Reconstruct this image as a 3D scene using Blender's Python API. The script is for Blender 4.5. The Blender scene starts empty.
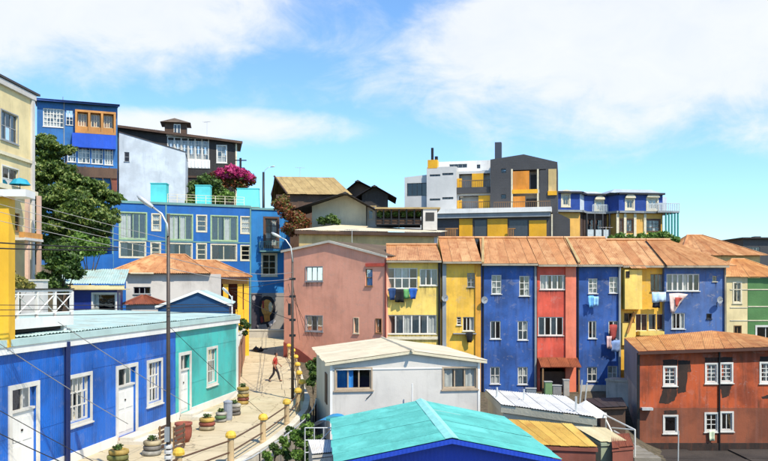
import bpy, bmesh, math, random
import numpy as np
from mathutils import Vector, Matrix
random.seed(7)
rng = np.random.default_rng(11)
R = math.radians
SC = bpy.context.scene
COL = SC.collection

# ------------------------------------------------------------------ camera
F, CX, HY, ZC = 800.0, 384.0, 286.0, 5.8       # focal length in photo pixels, principal column, horizon row, eye height
cam = bpy.data.objects.new('camera', bpy.data.cameras.new('camera'))
COL.objects.link(cam)
cam.location = (0, 0, ZC)
cam.rotation_euler = (R(90), 0, 0)
cam.data.sensor_width = 36
cam.data.lens = 36 * F / 768
cam.data.shift_y = (HY - 230.5) / 768
cam.data.clip_start = 0.1
cam.data.clip_end = 6000
SC.camera = cam

# ------------------------------------------------------------------ sky, sun, exposure
SUN_EL, SUN_AZ = R(53), R(142)                  # azimuth clockwise from +Y (ahead): behind the right shoulder
world = bpy.data.worlds.new('World'); SC.world = world; world.use_nodes = True
WN, WL = world.node_tree.nodes, world.node_tree.links
WN.clear()
def wn(t, **k):
    n = WN.new(t)
    for a, b in k.items(): setattr(n, a, b)
    return n
w_out = wn('ShaderNodeOutputWorld'); w_bg = wn('ShaderNodeBackground'); w_bg.inputs[1].default_value = 0.132
sky = wn('ShaderNodeTexSky', sky_type='NISHITA', sun_disc=False)
sky.sun_elevation = SUN_EL; sky.sun_rotation = SUN_AZ
sky.air_density = 1.0; sky.dust_density = 0.3; sky.ozone_density = 1.6; sky.altitude = 50
w_co = wn('ShaderNodeTexCoord')
def wmath(op, a, b=None, c=None, clamp=False):
    n = wn('ShaderNodeMath', operation=op, use_clamp=clamp)
    for i, v in enumerate((a, b, c)):
        if v is None: continue
        if isinstance(v, (int, float)): n.inputs[i].default_value = v
        else: WL.new(v, n.inputs[i])
    return n.outputs[0]
def wvec(op, a, b):
    n = wn('ShaderNodeVectorMath', operation=op)
    for i, v in enumerate((a, b)):
        if isinstance(v, tuple): n.inputs[i].default_value = v
        else: WL.new(v, n.inputs[i])
    return n
wdir = w_co.outputs['Generated']
def wnoise(scale, detail, stretch, off=(0, 0, 0), rough=.55, dist=0.0):
    v = wvec('MULTIPLY', wdir, stretch).outputs[0]
    v = wvec('ADD', v, off).outputs[0]
    n = wn('ShaderNodeTexNoise'); n.inputs['Scale'].default_value = scale; n.inputs['Detail'].default_value = detail
    n.inputs['Roughness'].default_value = rough; n.inputs['Distortion'].default_value = dist
    WL.new(v, n.inputs['Vector']); return n.outputs[0]
n1 = wnoise(3.6, 9, (1, 1, 2.0), (3.1, .4, 1.7), .58, .55)
n2 = wnoise(13.0, 8, (1, 1, 1.7), (.3, 2.4, .7), .62, .5)
def lobe(cx, cz, rx, rz):                       # a bank of cloud at a direction of the sky
    c = Vector((cx, 1, cz)).normalized()
    d = wvec('SUBTRACT', wdir, tuple(c)).outputs[0]
    d = wvec('MULTIPLY', d, (1 / rx, 1 / rx, 1 / rz)).outputs[0]
    l = wvec('LENGTH', d, (0, 0, 0)).outputs['Value']
    return wmath('SUBTRACT', 1.0, l)
lob = lobe(.37, .30, .32, .125)
for a in ((-.40, .37, .34, .12), (-.24, .20, .20, .025), (.16, .32, .13, .08), (.95, .36, .4, .1), (-1.05, .34, .4, .1)):
    lob = wmath('MAXIMUM', lob, lobe(*a))
lob = wmath('MAXIMUM', lob, -0.7)
m = wmath('MULTIPLY_ADD', n1, 2.5, -1.25)
m = wmath('ADD', m, wmath('MULTIPLY_ADD', n2, .9, -.45))
m = wmath('ADD', m, wmath('MULTIPLY_ADD', lob, 1.3, -.25))
ramp = wn('ShaderNodeMapRange', interpolation_type='SMOOTHSTEP')
ramp.inputs['From Min'].default_value = -.4; ramp.inputs['From Max'].default_value = .46
WL.new(m, ramp.inputs['Value'])
cloudf = wmath('MULTIPLY', ramp.outputs[0], .9)
ccol = wn('ShaderNodeMix', data_type='RGBA')
ccol.inputs['A'].default_value = (4.3, 4.5, 4.65, 1); ccol.inputs['B'].default_value = (4.9, 4.95, 5.0, 1)
WL.new(wmath('MULTIPLY_ADD', n2, 1.6, -.3, clamp=True), ccol.inputs['Factor'])
wmix = wn('ShaderNodeMix', data_type='RGBA')
tint = wn('ShaderNodeMix', data_type='RGBA', blend_type='MULTIPLY'); tint.inputs['Factor'].default_value = 1; tint.inputs['B'].default_value = (.69, .92, 1.1, 1)
WL.new(sky.outputs[0], tint.inputs['A']); WL.new(cloudf, wmix.inputs['Factor']); WL.new(tint.outputs['Result'], wmix.inputs['A']); WL.new(ccol.outputs['Result'], wmix.inputs['B'])
WL.new(wmix.outputs['Result'], w_bg.inputs[0]); WL.new(w_bg.outputs[0], w_out.inputs[0])

sun = bpy.data.objects.new('sun', bpy.data.lights.new('sun', 'SUN')); COL.objects.link(sun)
sun.data.energy = 3.7; sun.data.angle = R(.53); sun.data.color = (1, .91, .77)
sdir = Vector((math.sin(SUN_AZ) * math.cos(SUN_EL), math.cos(SUN_AZ) * math.cos(SUN_EL), math.sin(SUN_EL)))
sun.rotation_euler = sdir.to_track_quat('Z', 'Y').to_euler()
sun.location = (30, -30, 60)
SC.view_settings.view_transform = 'Standard'; SC.view_settings.look = 'None'
SC.view_settings.gamma = 1; SC.view_settings.use_curve_mapping = False
SC.view_settings.exposure = 0.68
SC.render.engine = 'CYCLES'
SC.cycles.max_bounces = 6; SC.cycles.diffuse_bounces = 3; SC.cycles.transparent_max_bounces = 8
SC.cycles.caustics_reflective = False; SC.cycles.caustics_refractive = False

# ------------------------------------------------------------------ materials
def lin(c):
    if isinstance(c, str):
        c = tuple(int(c[i:i + 2], 16) / 255 for i in (0, 2, 4))
    return tuple((v / 12.92 if v <= .04045 else ((v + .055) / 1.055) ** 2.4) for v in c) + (1,)
MATS = {}
class NT:
    def __init__(s, name):
        s.m = bpy.data.materials.new(name); s.m.use_nodes = True
        s.n = s.m.node_tree.nodes; s.l = s.m.node_tree.links
        s.b = s.n['Principled BSDF']; s.out = s.n['Material Output']
        s.tc = s.n.new('ShaderNodeTexCoord')
    def set(s, sock, v):
        if isinstance(v, (int, float, tuple)): sock.default_value = v
        else: s.l.new(v, sock)
    def noise(s, scale, stretch=(1, 1, 1), detail=5, rough=.6, src='Object', off=None, dist=0):
        mp = s.n.new('ShaderNodeMapping'); s.l.new(s.tc.outputs[src], mp.inputs[0]); mp.inputs['Scale'].default_value = stretch
        if off is not None: s.set(mp.inputs['Location'], off)
        t = s.n.new('ShaderNodeTexNoise'); t.inputs['Scale'].default_value = scale; t.inputs['Detail'].default_value = detail
        t.inputs['Roughness'].default_value = rough; t.inputs['Distortion'].default_value = dist
        s.l.new(mp.outputs[0], t.inputs['Vector']); return t.outputs[0]
    def wave(s, axis, period, prof='SIN'):
        t = s.n.new('ShaderNodeTexWave'); t.bands_direction = axis; t.wave_profile = prof
        t.inputs['Scale'].default_value = 2 * math.pi / 20 / period; s.l.new(s.tc.outputs['Object'], t.inputs['Vector']); return t.outputs['Fac']
    def ramp(s, v, lo, hi):
        t = s.n.new('ShaderNodeMapRange'); t.interpolation_type = 'SMOOTHSTEP'
        t.inputs['From Min'].default_value = lo; t.inputs['From Max'].default_value = hi; s.l.new(v, t.inputs['Value']); return t.outputs[0]
    def math(s, op, a, b=0.0, c=0.0):
        t = s.n.new('ShaderNodeMath'); t.operation = op
        for i, v in enumerate((a, b, c)): s.set(t.inputs[i], v)
        return t.outputs[0]
    def mix(s, f, a, b, bt='MIX'):
        t = s.n.new('ShaderNodeMix'); t.data_type = 'RGBA'; t.blend_type = bt
        s.set(t.inputs['Factor'], f); s.set(t.inputs['A'], a); s.set(t.inputs['B'], b); return t.outputs['Result']
    def rnd(s):
        t = s.n.new('ShaderNodeObjectInfo'); return t.outputs['Random']
    def bump(s, h, dist, strength=1.0):
        t = s.n.new('ShaderNodeBump'); t.inputs['Distance'].default_value = dist; t.inputs['Strength'].default_value = strength
        s.l.new(h, t.inputs['Height']); s.l.new(t.outputs[0], s.b.inputs['Normal'])
def shade(c, k): return tuple(min(1, v * k) for v in c[:3]) + (1,)
def paint(name, col, rough=.65, kind='plaster', dirt=.35, fade=.25, dirtcol='5a4c3e', scale=1.0, peel=0.0):
    """weathered paint: blotchy fading, vertical rain streaks, grime patches; relief by kind"""
    if name in MATS: return MATS[name]
    t = NT(name); c = lin(col)
    big = t.noise(.55 * scale, detail=6, off=(3.3, 1.2, .7))
    st = t.noise(1.0, (3.2, 3.2, .22), 6, .65)
    fine = t.noise(9 * scale, detail=4)
    base = t.mix(t.ramp(big, .36, .64), shade(c, 1 - fade * .9), shade(c, 1 + fade * .55))
    pale = tuple(v * .85 + .15 * max(c[:3]) for v in c[:3]) + (1,)
    base = t.mix(t.math('MULTIPLY', t.ramp(st, .46, .72), fade * 1.3), base, pale)
    base = t.mix(t.math('MULTIPLY', t.ramp(t.noise(1.3, (2.2, 2.2, .35), 7, .7, off=(9, 4, 2)), .5, .76), dirt), base, lin(dirtcol))
    base = t.mix(t.math('MULTIPLY', t.ramp(fine, .6, .85), dirt * .35), base, lin(dirtcol))
    if peel:                                     # flaked paint: sharp-edged islands of old undercoat
        pf = t.ramp(t.noise(1.6, (1, 1, 1.2), 9, .68, off=(5, 8, 3), dist=.3), .585, .605)
        base = t.mix(t.math('MULTIPLY', pf, peel), base, lin('a39c92'))
        base = t.mix(t.math('MULTIPLY', t.ramp(t.noise(2.1, (2.5, 2.5, .12), 5, .6, off=(1, 3, 8)), .55, .7), peel * .9), base, shade(lin(dirtcol), .8))
    t.set(t.b.inputs['Base Color'], base)
    t.set(t.b.inputs['Roughness'], t.math('MULTIPLY_ADD', big, .25, rough - .12))
    if kind == 'plaster': t.bump(t.math('MULTIPLY_ADD', fine, .5, t.noise(2.2, detail=4)), .012)
    elif kind == 'corr': t.bump(t.math('ADD', t.wave('X', .105), t.math('ADD', t.wave('Y', .105), fine)), .006)
    elif kind == 'board': t.bump(t.math('ADD', t.math('MULTIPLY', t.wave('Z', .19, 'SAW'), 1.5), fine), .014)
    elif kind == 'vboard': t.bump(t.math('ADD', t.math('MULTIPLY', t.wave('X', .16, 'SAW'), 1.4), fine), .012)
    elif kind == 'metal': t.bump(fine, .004); t.b.inputs['Metallic'].default_value = 0.2
    elif kind == 'concrete': t.bump(t.math('MULTIPLY_ADD', fine, 1.0, t.noise(40, detail=3)), .008)
    MATS[name] = t.m; return t.m
def sheetmetal(name, col, col2, rust=None, rustamt=.4, rough=.55):
    """roof sheets: each sheet its own tint, streaks down the slope, rust bloom"""
    if name in MATS: return MATS[name]
    t = NT(name); r = t.rnd()
    off = t.n.new('ShaderNodeCombineXYZ')
    for i in range(3): t.set(off.inputs[i], t.math('MULTIPLY', r, 37.0 + 11 * i))
    base = t.mix(r, lin(col), lin(col2))
    base = t.mix(t.ramp(t.noise(.8, detail=6, off=off.outputs[0]), .3, .72), shade(lin(col), .78), base)
    if rust:
        f = t.ramp(t.noise(1.1, (1.6, .7, .7), 8, .72, off=off.outputs[0], dist=.4), .64 - rustamt * .35, .8 - rustamt * .3)
        base = t.mix(t.math('MULTIPLY', f, .75), base, lin(rust))
    base = t.mix(t.math('MULTIPLY', t.ramp(t.noise(2.5, (1, .15, .15), 5), .55, .8), .35), base, shade(lin(col), 1.35))
    base = t.mix(t.math('MULTIPLY', t.ramp(t.noise(12, detail=4), .58, .8), .25), base, lin('4a3020'))
    t.set(t.b.inputs['Base Color'], base); t.b.inputs['Roughness'].default_value = rough
    t.bump(t.noise(14, detail=3), .006)
    MATS[name] = t.m; return t.m
def plain(name, col, rough=.5, metal=0.0, var=.12):
    if name in MATS: return MATS[name]
    t = NT(name); c = lin(col)
    n = t.noise(3.5, detail=5)
    t.set(t.b.inputs['Base Color'], t.mix(t.ramp(n, .3, .7), shade(c, 1 - var), shade(c, 1 + var)))
    t.b.inputs['Roughness'].default_value = rough; t.b.inputs['Metallic'].default_value = metal
    t.bump(t.noise(25, detail=3), .003)
    MATS[name] = t.m; return t.m
def glassmat():
    t = NT('window_glass'); t.n.remove(t.b)
    tr = t.n.new('ShaderNodeBsdfTransparent'); tr.inputs[0].default_value = (.86, .9, .91, 1)
    gl = t.n.new('ShaderNodeBsdfGlossy'); gl.inputs['Roughness'].default_value = .04; gl.inputs[0].default_value = (.95, .97, 1, 1)
    fr = t.n.new('ShaderNodeFresnel'); fr.inputs[0].default_value = 1.75
    bp = t.n.new('ShaderNodeBump'); bp.inputs['Distance'].default_value = .006
    t.l.new(t.noise(1.8, detail=2), bp.inputs['Height']); t.l.new(bp.outputs[0], gl.inputs['Normal'])
    mx = t.n.new('ShaderNodeMixShader'); t.l.new(fr.outputs[0], mx.inputs[0]); t.l.new(tr.outputs[0], mx.inputs[1]); t.l.new(gl.outputs[0], mx.inputs[2])
    t.l.new(mx.outputs[0], t.out.inputs[0]); return t.m
GLASS = glassmat()
def stainmat():
    t = NT('rain_stain'); t.b.inputs['Base Color'].default_value = lin('3a342e'); t.b.inputs['Roughness'].default_value = .9
    sx = t.n.new('ShaderNodeSeparateXYZ'); t.l.new(t.tc.outputs['Generated'], sx.inputs[0])
    a = t.math('MULTIPLY', t.math('POWER', sx.outputs[2], 1.3), t.ramp(t.noise(6.0, (1, 1, .08), 4, .6), .42, .7))
    t.set(t.b.inputs['Alpha'], t.math('MULTIPLY', a, .6)); return t.m
STAIN = stainmat()
def leafmat(name, cols, rough=.55, trans=.25):
    t = NT(name)
    g = t.n.new('ShaderNodeNewGeometry')
    cr = t.n.new('ShaderNodeValToRGB'); e = cr.color_ramp.elements
    while len(e) < len(cols): e.new(.5)
    for i, c in enumerate(cols): e[i].position = i / (len(cols) - 1); e[i].color = lin(c)
    v = t.math('MULTIPLY_ADD', g.outputs['Random Per Island'], .6, t.math('MULTIPLY_ADD', t.noise(.8, detail=3), 1.0, -.3))
    t.l.new(v, cr.inputs[0]); t.l.new(cr.outputs[0], t.b.inputs['Base Color'])
    t.b.inputs['Roughness'].default_value = rough
    td = t.n.new('ShaderNodeBsdfTranslucent'); t.l.new(cr.outputs[0], td.inputs[0])
    mx = t.n.new('ShaderNodeMixShader'); mx.inputs[0].default_value = trans
    t.l.new(t.b.outputs[0], mx.inputs[1]); t.l.new(td.outputs[0], mx.inputs[2]); t.l.new(mx.outputs[0], t.out.inputs[0])
    return t.m

# ------------------------------------------------------------------ mesh helpers
class MB:
    def __init__(s): s.v = []; s.f = []
    def quad(s, a, b, c, d):
        n = len(s.v); s.v += [tuple(a), tuple(b), tuple(c), tuple(d)]; s.f.append((n, n + 1, n + 2, n + 3)); return s
    def poly(s, pts):
        n = len(s.v); s.v += [tuple(p) for p in pts]; s.f.append(tuple(range(n, n + len(pts)))); return s
    def hexa(s, p):                              # 8 corners: bottom 4 then top 4
        n = len(s.v); s.v += [tuple(q) for q in p]
        s.f += [tuple(n + i for i in q) for q in ((0, 3, 2, 1), (4, 5, 6, 7), (0, 1, 5, 4), (1, 2, 6, 5), (2, 3, 7, 6), (3, 0, 4, 7))]; return s
    def box(s, x0, x1, y0, y1, z0, z1):
        return s.hexa([(x0, y0, z0), (x1, y0, z0), (x1, y1, z0), (x0, y1, z0), (x0, y0, z1), (x1, y0, z1), (x1, y1, z1), (x0, y1, z1)])
    def tbox(s, tf, s0, s1, n0, n1, z0, z1):
        return s.hexa([tf(s0, n0, z0), tf(s1, n0, z0), tf(s1, n1, z0), tf(s0, n1, z0), tf(s0, n0, z1), tf(s1, n0, z1), tf(s1, n1, z1), tf(s0, n1, z1)])
    def prism(s, pts, vec):                      # polygon extruded along vec
        n = len(s.v); k = len(pts); vec = Vector(vec)
        s.v += [tuple(p) for p in pts] + [tuple(Vector(p) + vec) for p in pts]
        s.f += [tuple(range(n, n + k)), tuple(range(n + 2 * k - 1, n + k - 1, -1))]
        for i in range(k):
            j = (i + 1) % k; s.f.append((n + i, n + k + i, n + k + j, n + j))
        return s
    def tube(s, pts, r, k=6, caps=True):
        pts = [Vector(p) for p in pts]; rr = r if isinstance(r, (list, tuple)) else [r] * len(pts)
        n0 = len(s.v)
        for i, p in enumerate(pts):
            d = (pts[min(i + 1, len(pts) - 1)] - pts[max(i - 1, 0)]).normalized()
            a = d.orthogonal().normalized() if abs(d.z) > .9 else d.cross(Vector((0, 0, 1))).normalized()
            b = d.cross(a).normalized()
            for j in range(k):
                t = 2 * math.pi * j / k; s.v.append(tuple(p + (a * math.cos(t) + b * math.sin(t)) * rr[i]))
        for i in range(len(pts) - 1):
            for j in range(k):
                q = (j + 1) % k; s.f.append((n0 + i * k + j, n0 + i * k + q, n0 + (i + 1) * k + q, n0 + (i + 1) * k + j))
        if caps:
            s.f.append(tuple(n0 + j for j in range(k))[::-1]); s.f.append(tuple(n0 + (len(pts) - 1) * k + j for j in range(k)))
        return s
    def lathe(s, prof, c=(0, 0, 0), k=12):
        n0 = len(s.v)
        for r, z in prof:
            for j in range(k):
                t = 2 * math.pi * j / k; s.v.append((c[0] + r * math.cos(t), c[1] + r * math.sin(t), c[2] + z))
        for i in range(len(prof) - 1):
            for j in range(k):
                q = (j + 1) % k; s.f.append((n0 + i * k + j, n0 + i * k + q, n0 + (i + 1) * k + q, n0 + (i + 1) * k + j))
        s.f.append(tuple(n0 + j for j in range(k))[::-1]); s.f.append(tuple(n0 + (len(prof) - 1) * k + j for j in range(k)))
        return s
    def obj(s, name, mat, parent=None, smooth=False, loc=None, weld=False):
        me = bpy.data.meshes.new(name); me.from_pydata(s.v, [], s.f)
        bm = bmesh.new(); bm.from_mesh(me)
        if weld: bmesh.ops.remove_doubles(bm, verts=bm.verts, dist=1e-5)
        bmesh.ops.recalc_face_normals(bm, faces=bm.faces); bm.to_mesh(me); bm.free()
        if smooth: me.polygons.foreach_set('use_smooth', [True] * len(me.polygons))
        me.materials.append(mat)
        o = bpy.data.objects.new(name, me); COL.objects.link(o)
        if parent: o.parent = parent
        if loc: o.location = loc
        return o
def P(px, py, D): return Vector(((px - CX) / F * D, D, ZC + (HY - py) / F * D))
def tag(o, label=None, cat=None, group=None, kind=None):
    if label: o['label'] = label
    if cat: o['category'] = cat
    if group: o['group'] = group
    if kind: o['kind'] = kind
    return o
def empty(name, loc, rz=0, label=None, cat=None, group=None):
    o = bpy.data.objects.new(name, None); COL.objects.link(o); o.location = loc; o.rotation_euler = (0, 0, rz); o.empty_display_size = .3
    return tag(o, label, cat, group)

class House:
    """front facade from column pxl at distance Dl to column pxr at distance Dr; local x along the facade, y into the house, z up from zb"""
    def __init__(s, name, label, cat, pxl, Dl, pxr, Dr, zb, dep, group=None):
        a, b = P(pxl, HY, Dl), P(pxr, HY, Dr)
        d = Vector((b.x - a.x, b.y - a.y)); s.W = d.length; s.d = d.normalized(); s.o = a; s.zb = zb; s.dep = dep
        s.root = empty(name, (a.x, a.y, zb), math.atan2(s.d.y, s.d.x), label, cat, group)
        s.front = lambda q, n, z: (q, -n, z)
        s.left = lambda q, n, z: (-n, q, z)
        s.right = lambda q, n, z: (s.W + n, q, z)
        s.back = lambda q, n, z: (q, s.dep + n, z)
        s.holes = []
    def x(s, px):
        k = (px - CX) / F; return (k * s.o.y - s.o.x) / (s.d.x - k * s.d.y)
    def D(s, px): return s.o.y + s.x(px) * s.d.y
    def z(s, px, py): return ZC + (HY - py) / F * s.D(px) - s.zb
    def rect(s, x0, y0, x1, y1):
        m = (x0 + x1) / 2; return (s.x(x0), s.z(m, y1), s.x(x1), s.z(m, y0))
    def add(s, mb, name, mat, parent=None, **k): return mb.obj(name, mat, parent or s.root, **k)
    def wall(s, tf, x0, x1, z0, z1, mat, holes=(), top=None, name='wall', thick=.22):
        xs = sorted({x0, x1, *[h[0] for h in holes], *[h[2] for h in holes]}); zs = sorted({z0, z1, *[h[1] for h in holes], *[h[3] for h in holes]})
        xs = [v for v in xs if x0 - 1e-6 <= v <= x1 + 1e-6]; zs = [v for v in zs if z0 - 1e-6 <= v <= z1 + 1e-6]
        m = MB()
        for i in range(len(xs) - 1):
            for j in range(len(zs) - 1):
                cx, cz = (xs[i] + xs[i + 1]) / 2, (zs[j] + zs[j + 1]) / 2
                if any(h[0] < cx < h[2] and h[1] < cz < h[3] for h in holes): continue
                m.quad(tf(xs[i], 0, zs[j]), tf(xs[i + 1], 0, zs[j]), tf(xs[i + 1], 0, zs[j + 1]), tf(xs[i], 0, zs[j + 1]))
        for (a, b, c, d) in holes:
            t = -thick
            m.quad(tf(a, 0, b), tf(c, 0, b), tf(c, t, b), tf(a, t, b)); m.quad(tf(a, 0, d), tf(c, 0, d), tf(c, t, d), tf(a, t, d))
            m.quad(tf(a, 0, b), tf(a, 0, d), tf(a, t, d), tf(a, t, b)); m.quad(tf(c, 0, b), tf(c, 0, d), tf(c, t, d), tf(c, t, b))
        if top: m.poly([tf(x0, 0, z1)] + [tf(x1, 0, z1)] + [tf(x, 0, z) for x, z in reversed(top)])
        return s.add(m, name, mat, weld=True)
    def shell(s, zt, mat, sides='lrb', ztb=None, roofmat=None):
        ztb = zt if ztb is None else ztb
        m = MB()
        if 'l' in sides: m = MB(); m.quad(s.left(0, 0, 0), s.left(s.dep, 0, 0), s.left(s.dep, 0, ztb), s.left(0, 0, zt)); s.add(m, 'side_wall', mat)
        if 'r' in sides: m = MB(); m.quad(s.right(0, 0, 0), s.right(s.dep, 0, 0), s.right(s.dep, 0, ztb), s.right(0, 0, zt)); s.add(m, 'side_wall', mat)
        if 'b' in sides: m = MB(); m.quad(s.back(0, 0, 0), s.back(s.W, 0, 0), s.back(s.W, 0, ztb), s.back(0, 0, ztb)); s.add(m, 'back_wall', mat)
        if roofmat: m = MB(); m.hexa([(-.05, -.05, zt), (s.W + .05, -.05, zt), (s.W + .05, s.dep, ztb), (-.05, s.dep, ztb), (-.05, -.05, zt + .15), (s.W + .05, -.05, zt + .15), (s.W + .05, s.dep, ztb + .15), (-.05, s.dep, ztb + .15)]); s.add(m, 'roof', roofmat)
    def window(s, tf, r, nx=2, nz=2, fm=None, cas=0.0, cur=None, fw=.05, inset=.08, sill=True, cmat=None, bar=.028, stain=False, name='window'):
        a, b, c, d = r; fm = fm or MATS['white_frame']
        m = MB(); n0, n1 = -inset - .05, -inset + .01
        m.tbox(tf, a, c, n0, n1, b, b + fw); m.tbox(tf, a, c, n0, n1, d - fw, d)
        m.tbox(tf, a, a + fw, n0, n1, b + fw, d - fw); m.tbox(tf, c - fw, c, n0, n1, b + fw, d - fw)
        if cas:
            e = .035
            m.tbox(tf, a - cas, c + cas, .002, e, d, d + cas); m.tbox(tf, a - cas, c + cas, .002, e, b - cas, b)
            m.tbox(tf, a - cas, a, .002, e, b, d); m.tbox(tf, c, c + cas, .002, e, b, d)
        w = s.add(m, name, fm)
        a2, b2, c2, d2 = a + fw, b + fw, c - fw, d - fw
        for i in range(1, nx):
            q = a2 + (c2 - a2) * i / nx
            MB().tbox(tf, q - bar, q + bar, n0 + .005, n1 - .003, b2, d2).obj('mullion', fm, w)
        for j in range(1, nz):
            q = b2 + (d2 - b2) * j / nz; k = bar * .8
            MB().tbox(tf, a2, c2, n0 + .012, n1 - .008, q - k, q + k).obj('glazing_bar', fm, w)
        g = n0 + .025
        for i in range(nx):
            for j in range(nz):
                u0, u1 = a2 + (c2 - a2) * i / nx, a2 + (c2 - a2) * (i + 1) / nx; v0, v1 = b2 + (d2 - b2) * j / nz, b2 + (d2 - b2) * (j + 1) / nz
                tl = random.uniform(-.006, .006)
                MB().quad(tf(u0, g, v0), tf(u1, g + tl, v0), tf(u1, g + tl, v1), tf(u0, g, v1)).obj('pane', GLASS, w)
        if sill: MB().tbox(tf, a - .05 - cas, c + .05 + cas, -inset, .075, b - cas - .05, b - cas - .002).obj('sill', fm, w)
        if stain:
            h = random.uniform(.5, 1.1); MB().quad(tf(a, .006, b - cas - .055 - h), tf(c, .006, b - cas - .055 - h), tf(c, .006, b - cas - .055), tf(a, .006, b - cas - .055)).obj('rain_stain', STAIN, w)
        for (f0, f1) in (cur or ()):
            cm = MB(); k = max(6, int((f1 - f0) * (c - a) / .05)); ph = random.random() * 6
            for i in range(k):
                q0 = f0 + (f1 - f0) * i / k; q1 = f0 + (f1 - f0) * (i + 1) / k
                w0 = -inset - .095 + .035 * math.sin(i * 1.35 + ph); w1 = -inset - .095 + .035 * math.sin((i + 1) * 1.35 + ph)
                cm.quad(tf(a + (c - a) * q0, w0, b + .02), tf(a + (c - a) * q1, w1, b + .02), tf(a + (c - a) * q1, w1, d - .02), tf(a + (c - a) * q0, w0, d - .02))
            cm.obj('curtain', cmat or MATS['curtain'], w, smooth=True, weld=True)
        return w
    def roof(s, e0, e1, r1, r0, n, mat, amp=.022, waves=6, name='roof_sheet', jitter=.012, lift=.05, parent=None):
        """slope with eave e0->e1 and ridge r0->r1, laid as n corrugated sheets"""
        e0, e1, r0, r1 = map(Vector, (e0, e1, r0, r1))
        nrm = ((e1 - e0).cross(r0 - e0) if (r0 - e0).length > 1e-4 else (e1 - e0).cross(r1 - e0)).normalized()
        if nrm.z < 0: nrm = -nrm
        out = []
        for i in range(n):
            j0, j1 = random.uniform(0, jitter), random.uniform(0, jitter); ej = random.uniform(-.02, .05)
            m = MB(); seg = waves * 4; th = .012
            for k in range(seg + 1):
                u = (i + (k / seg) * 1.03) / n; u = min(u, 1)
                pe = e0.lerp(e1, u); pr = r0.lerp(r1, u); dn = (pe - pr)
                if dn.length > 1e-4: pe = pe + dn.normalized() * ej
                h = lift + amp * math.sin(k / 4 * 2 * math.pi) + (i % 2) * .006
                m.v.append(tuple(pe + nrm * (h + j0))); m.v.append(tuple(pr + nrm * (h + j1)))
            for k in range(seg): m.f.append((2 * k, 2 * k + 2, 2 * k + 3, 2 * k + 1))
            out.append(m.obj(name, mat, parent or s.root, smooth=amp > 0))
        return out
    def slab(s, e0, e1, r1, r0, th, mat, name='roof_deck'):
        m = MB(); dn = Vector((0, 0, th)); p = [Vector(v) for v in (e0, e1, r1, r0)]
        m.hexa([v - dn for v in p] + p); return s.add(m, name, mat)
# ------------------------------------------------------------------ palette
paint('white_frame', 'dfdbd0', .55, 'metal', .3, .12, '8a8274', 2); plain('cream_frame', 'd8ceb0', .5); plain('wood_frame', '8a6a45', .6); plain('grey_frame', '8e9294', .45)
plain('green_frame', '9db68a', .5); plain('dark_frame', '2d2b2b', .5)
plain('curtain', 'c4c0b6', .85); plain('blue_curtain', '3f97e0', .8); plain('red_curtain', '8d4a40', .8); plain('beige_curtain', 'b7a98c', .85)
plain('dark_metal', '2b2a2a', .45, .5); plain('pole_metal', '4b4038', .5, .2); plain('lamp_grey', 'c9ccc9', .35, .3); plain('dark_inside', '241f1c', .9)
paint('concrete', 'b9b2a3', .85, 'concrete', .4, .2); paint('pale_concrete', 'cfc8b6', .85, 'concrete', .3, .18)
paint('white_paint', 'e6e6e2', .6, 'plaster', .22, .1); paint('white_trim', 'eceae2', .55, 'metal', .15, .08)
paint('house_blue', '0c5cb4', .5, 'corr', .4, .38, '1c3260', 1.0, .1); paint('house_teal', '3fb0a8', .5, 'corr', .35, .28, '4a7f80', 1.0, .08)
paint('row_blue', '2a5498', .62, 'plaster', .5, .42, '2c3458', 1.0, .2); paint('row_blue_worn', '44649a', .66, 'corr', .55, .35, '5a5a70', 1.0, .3)
paint('row_yellow', 'ecba40', .6, 'plaster', .35, .25, '8a6a36', 1.0, .25); paint('row_pale_yellow', 'f0ce68', .6, 'plaster', .3, .2, '8a7042', 1.0, .2)
paint('row_red', 'd4553e', .6, 'plaster', .4, .3, '8a3426', 1.0, .2); paint('row_orange_red', 'e07a5a', .6, 'plaster', .3, .2, '7a3a28')
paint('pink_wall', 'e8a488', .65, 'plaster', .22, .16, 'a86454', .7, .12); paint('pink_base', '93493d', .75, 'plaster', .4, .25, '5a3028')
paint('hotel_blue', '0e5fa8', .55, 'plaster', .15, .16, '16387a'); paint('annex_blue', '1f78b8', .55, 'plaster', .15, .14, '1a4a72')
paint('tall_blue', '2166a4', .55, 'corr', .3, .28, '3a4a66'); paint('deep_blue', '1b3f9a', .5, 'board', .25, .2, '22305e')
paint('orange_wood', 'c58a45', .6, 'vboard', .3, .25); paint('black_wood', '33302e', .7, 'board', .4, .3, '5a544c'); paint('brown_wood', '5b4434', .75, 'vboard', .5, .35, '2a211b')
paint('pale_wall', 'c9c4bc', .75, 'plaster', .3, .15, '8a8074'); paint('pale_blue_wall', 'c6d0d6', .7, 'plaster', .35, .16, '8494a0')
paint('cream_wall', 'e0cd98', .65, 'plaster', .25, .15, '8a7448'); paint('beige_wall', 'd3b87c', .7, 'plaster', .5, .22, '7a5c3c'); paint('shed_cream', 'd6ccae', .7, 'vboard', .2, .12, '8a8068')
paint('yellow_wall', 'ecb72a', .55, 'plaster', .15, .12, '8a6a20'); paint('grey_wall', 'c6c6c2', .6, 'plaster', .12, .08, '77756f'); paint('charcoal', '4a4a4c', .6, 'board', .12, .12, '2c2c2e')
paint('signal_yellow', 'eeb01e', .5, 'vboard', .12, .12, '8a5c18'); paint('amber_wood', 'e08e2a', .55, 'vboard', .2, .2, '7a3e14')
paint('villa_blue', '264a9a', .55, 'board', .2, .2, '22305e'); paint('villa_tan', 'dcaa50', .65, 'plaster', .2, .15, '806038')
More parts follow.
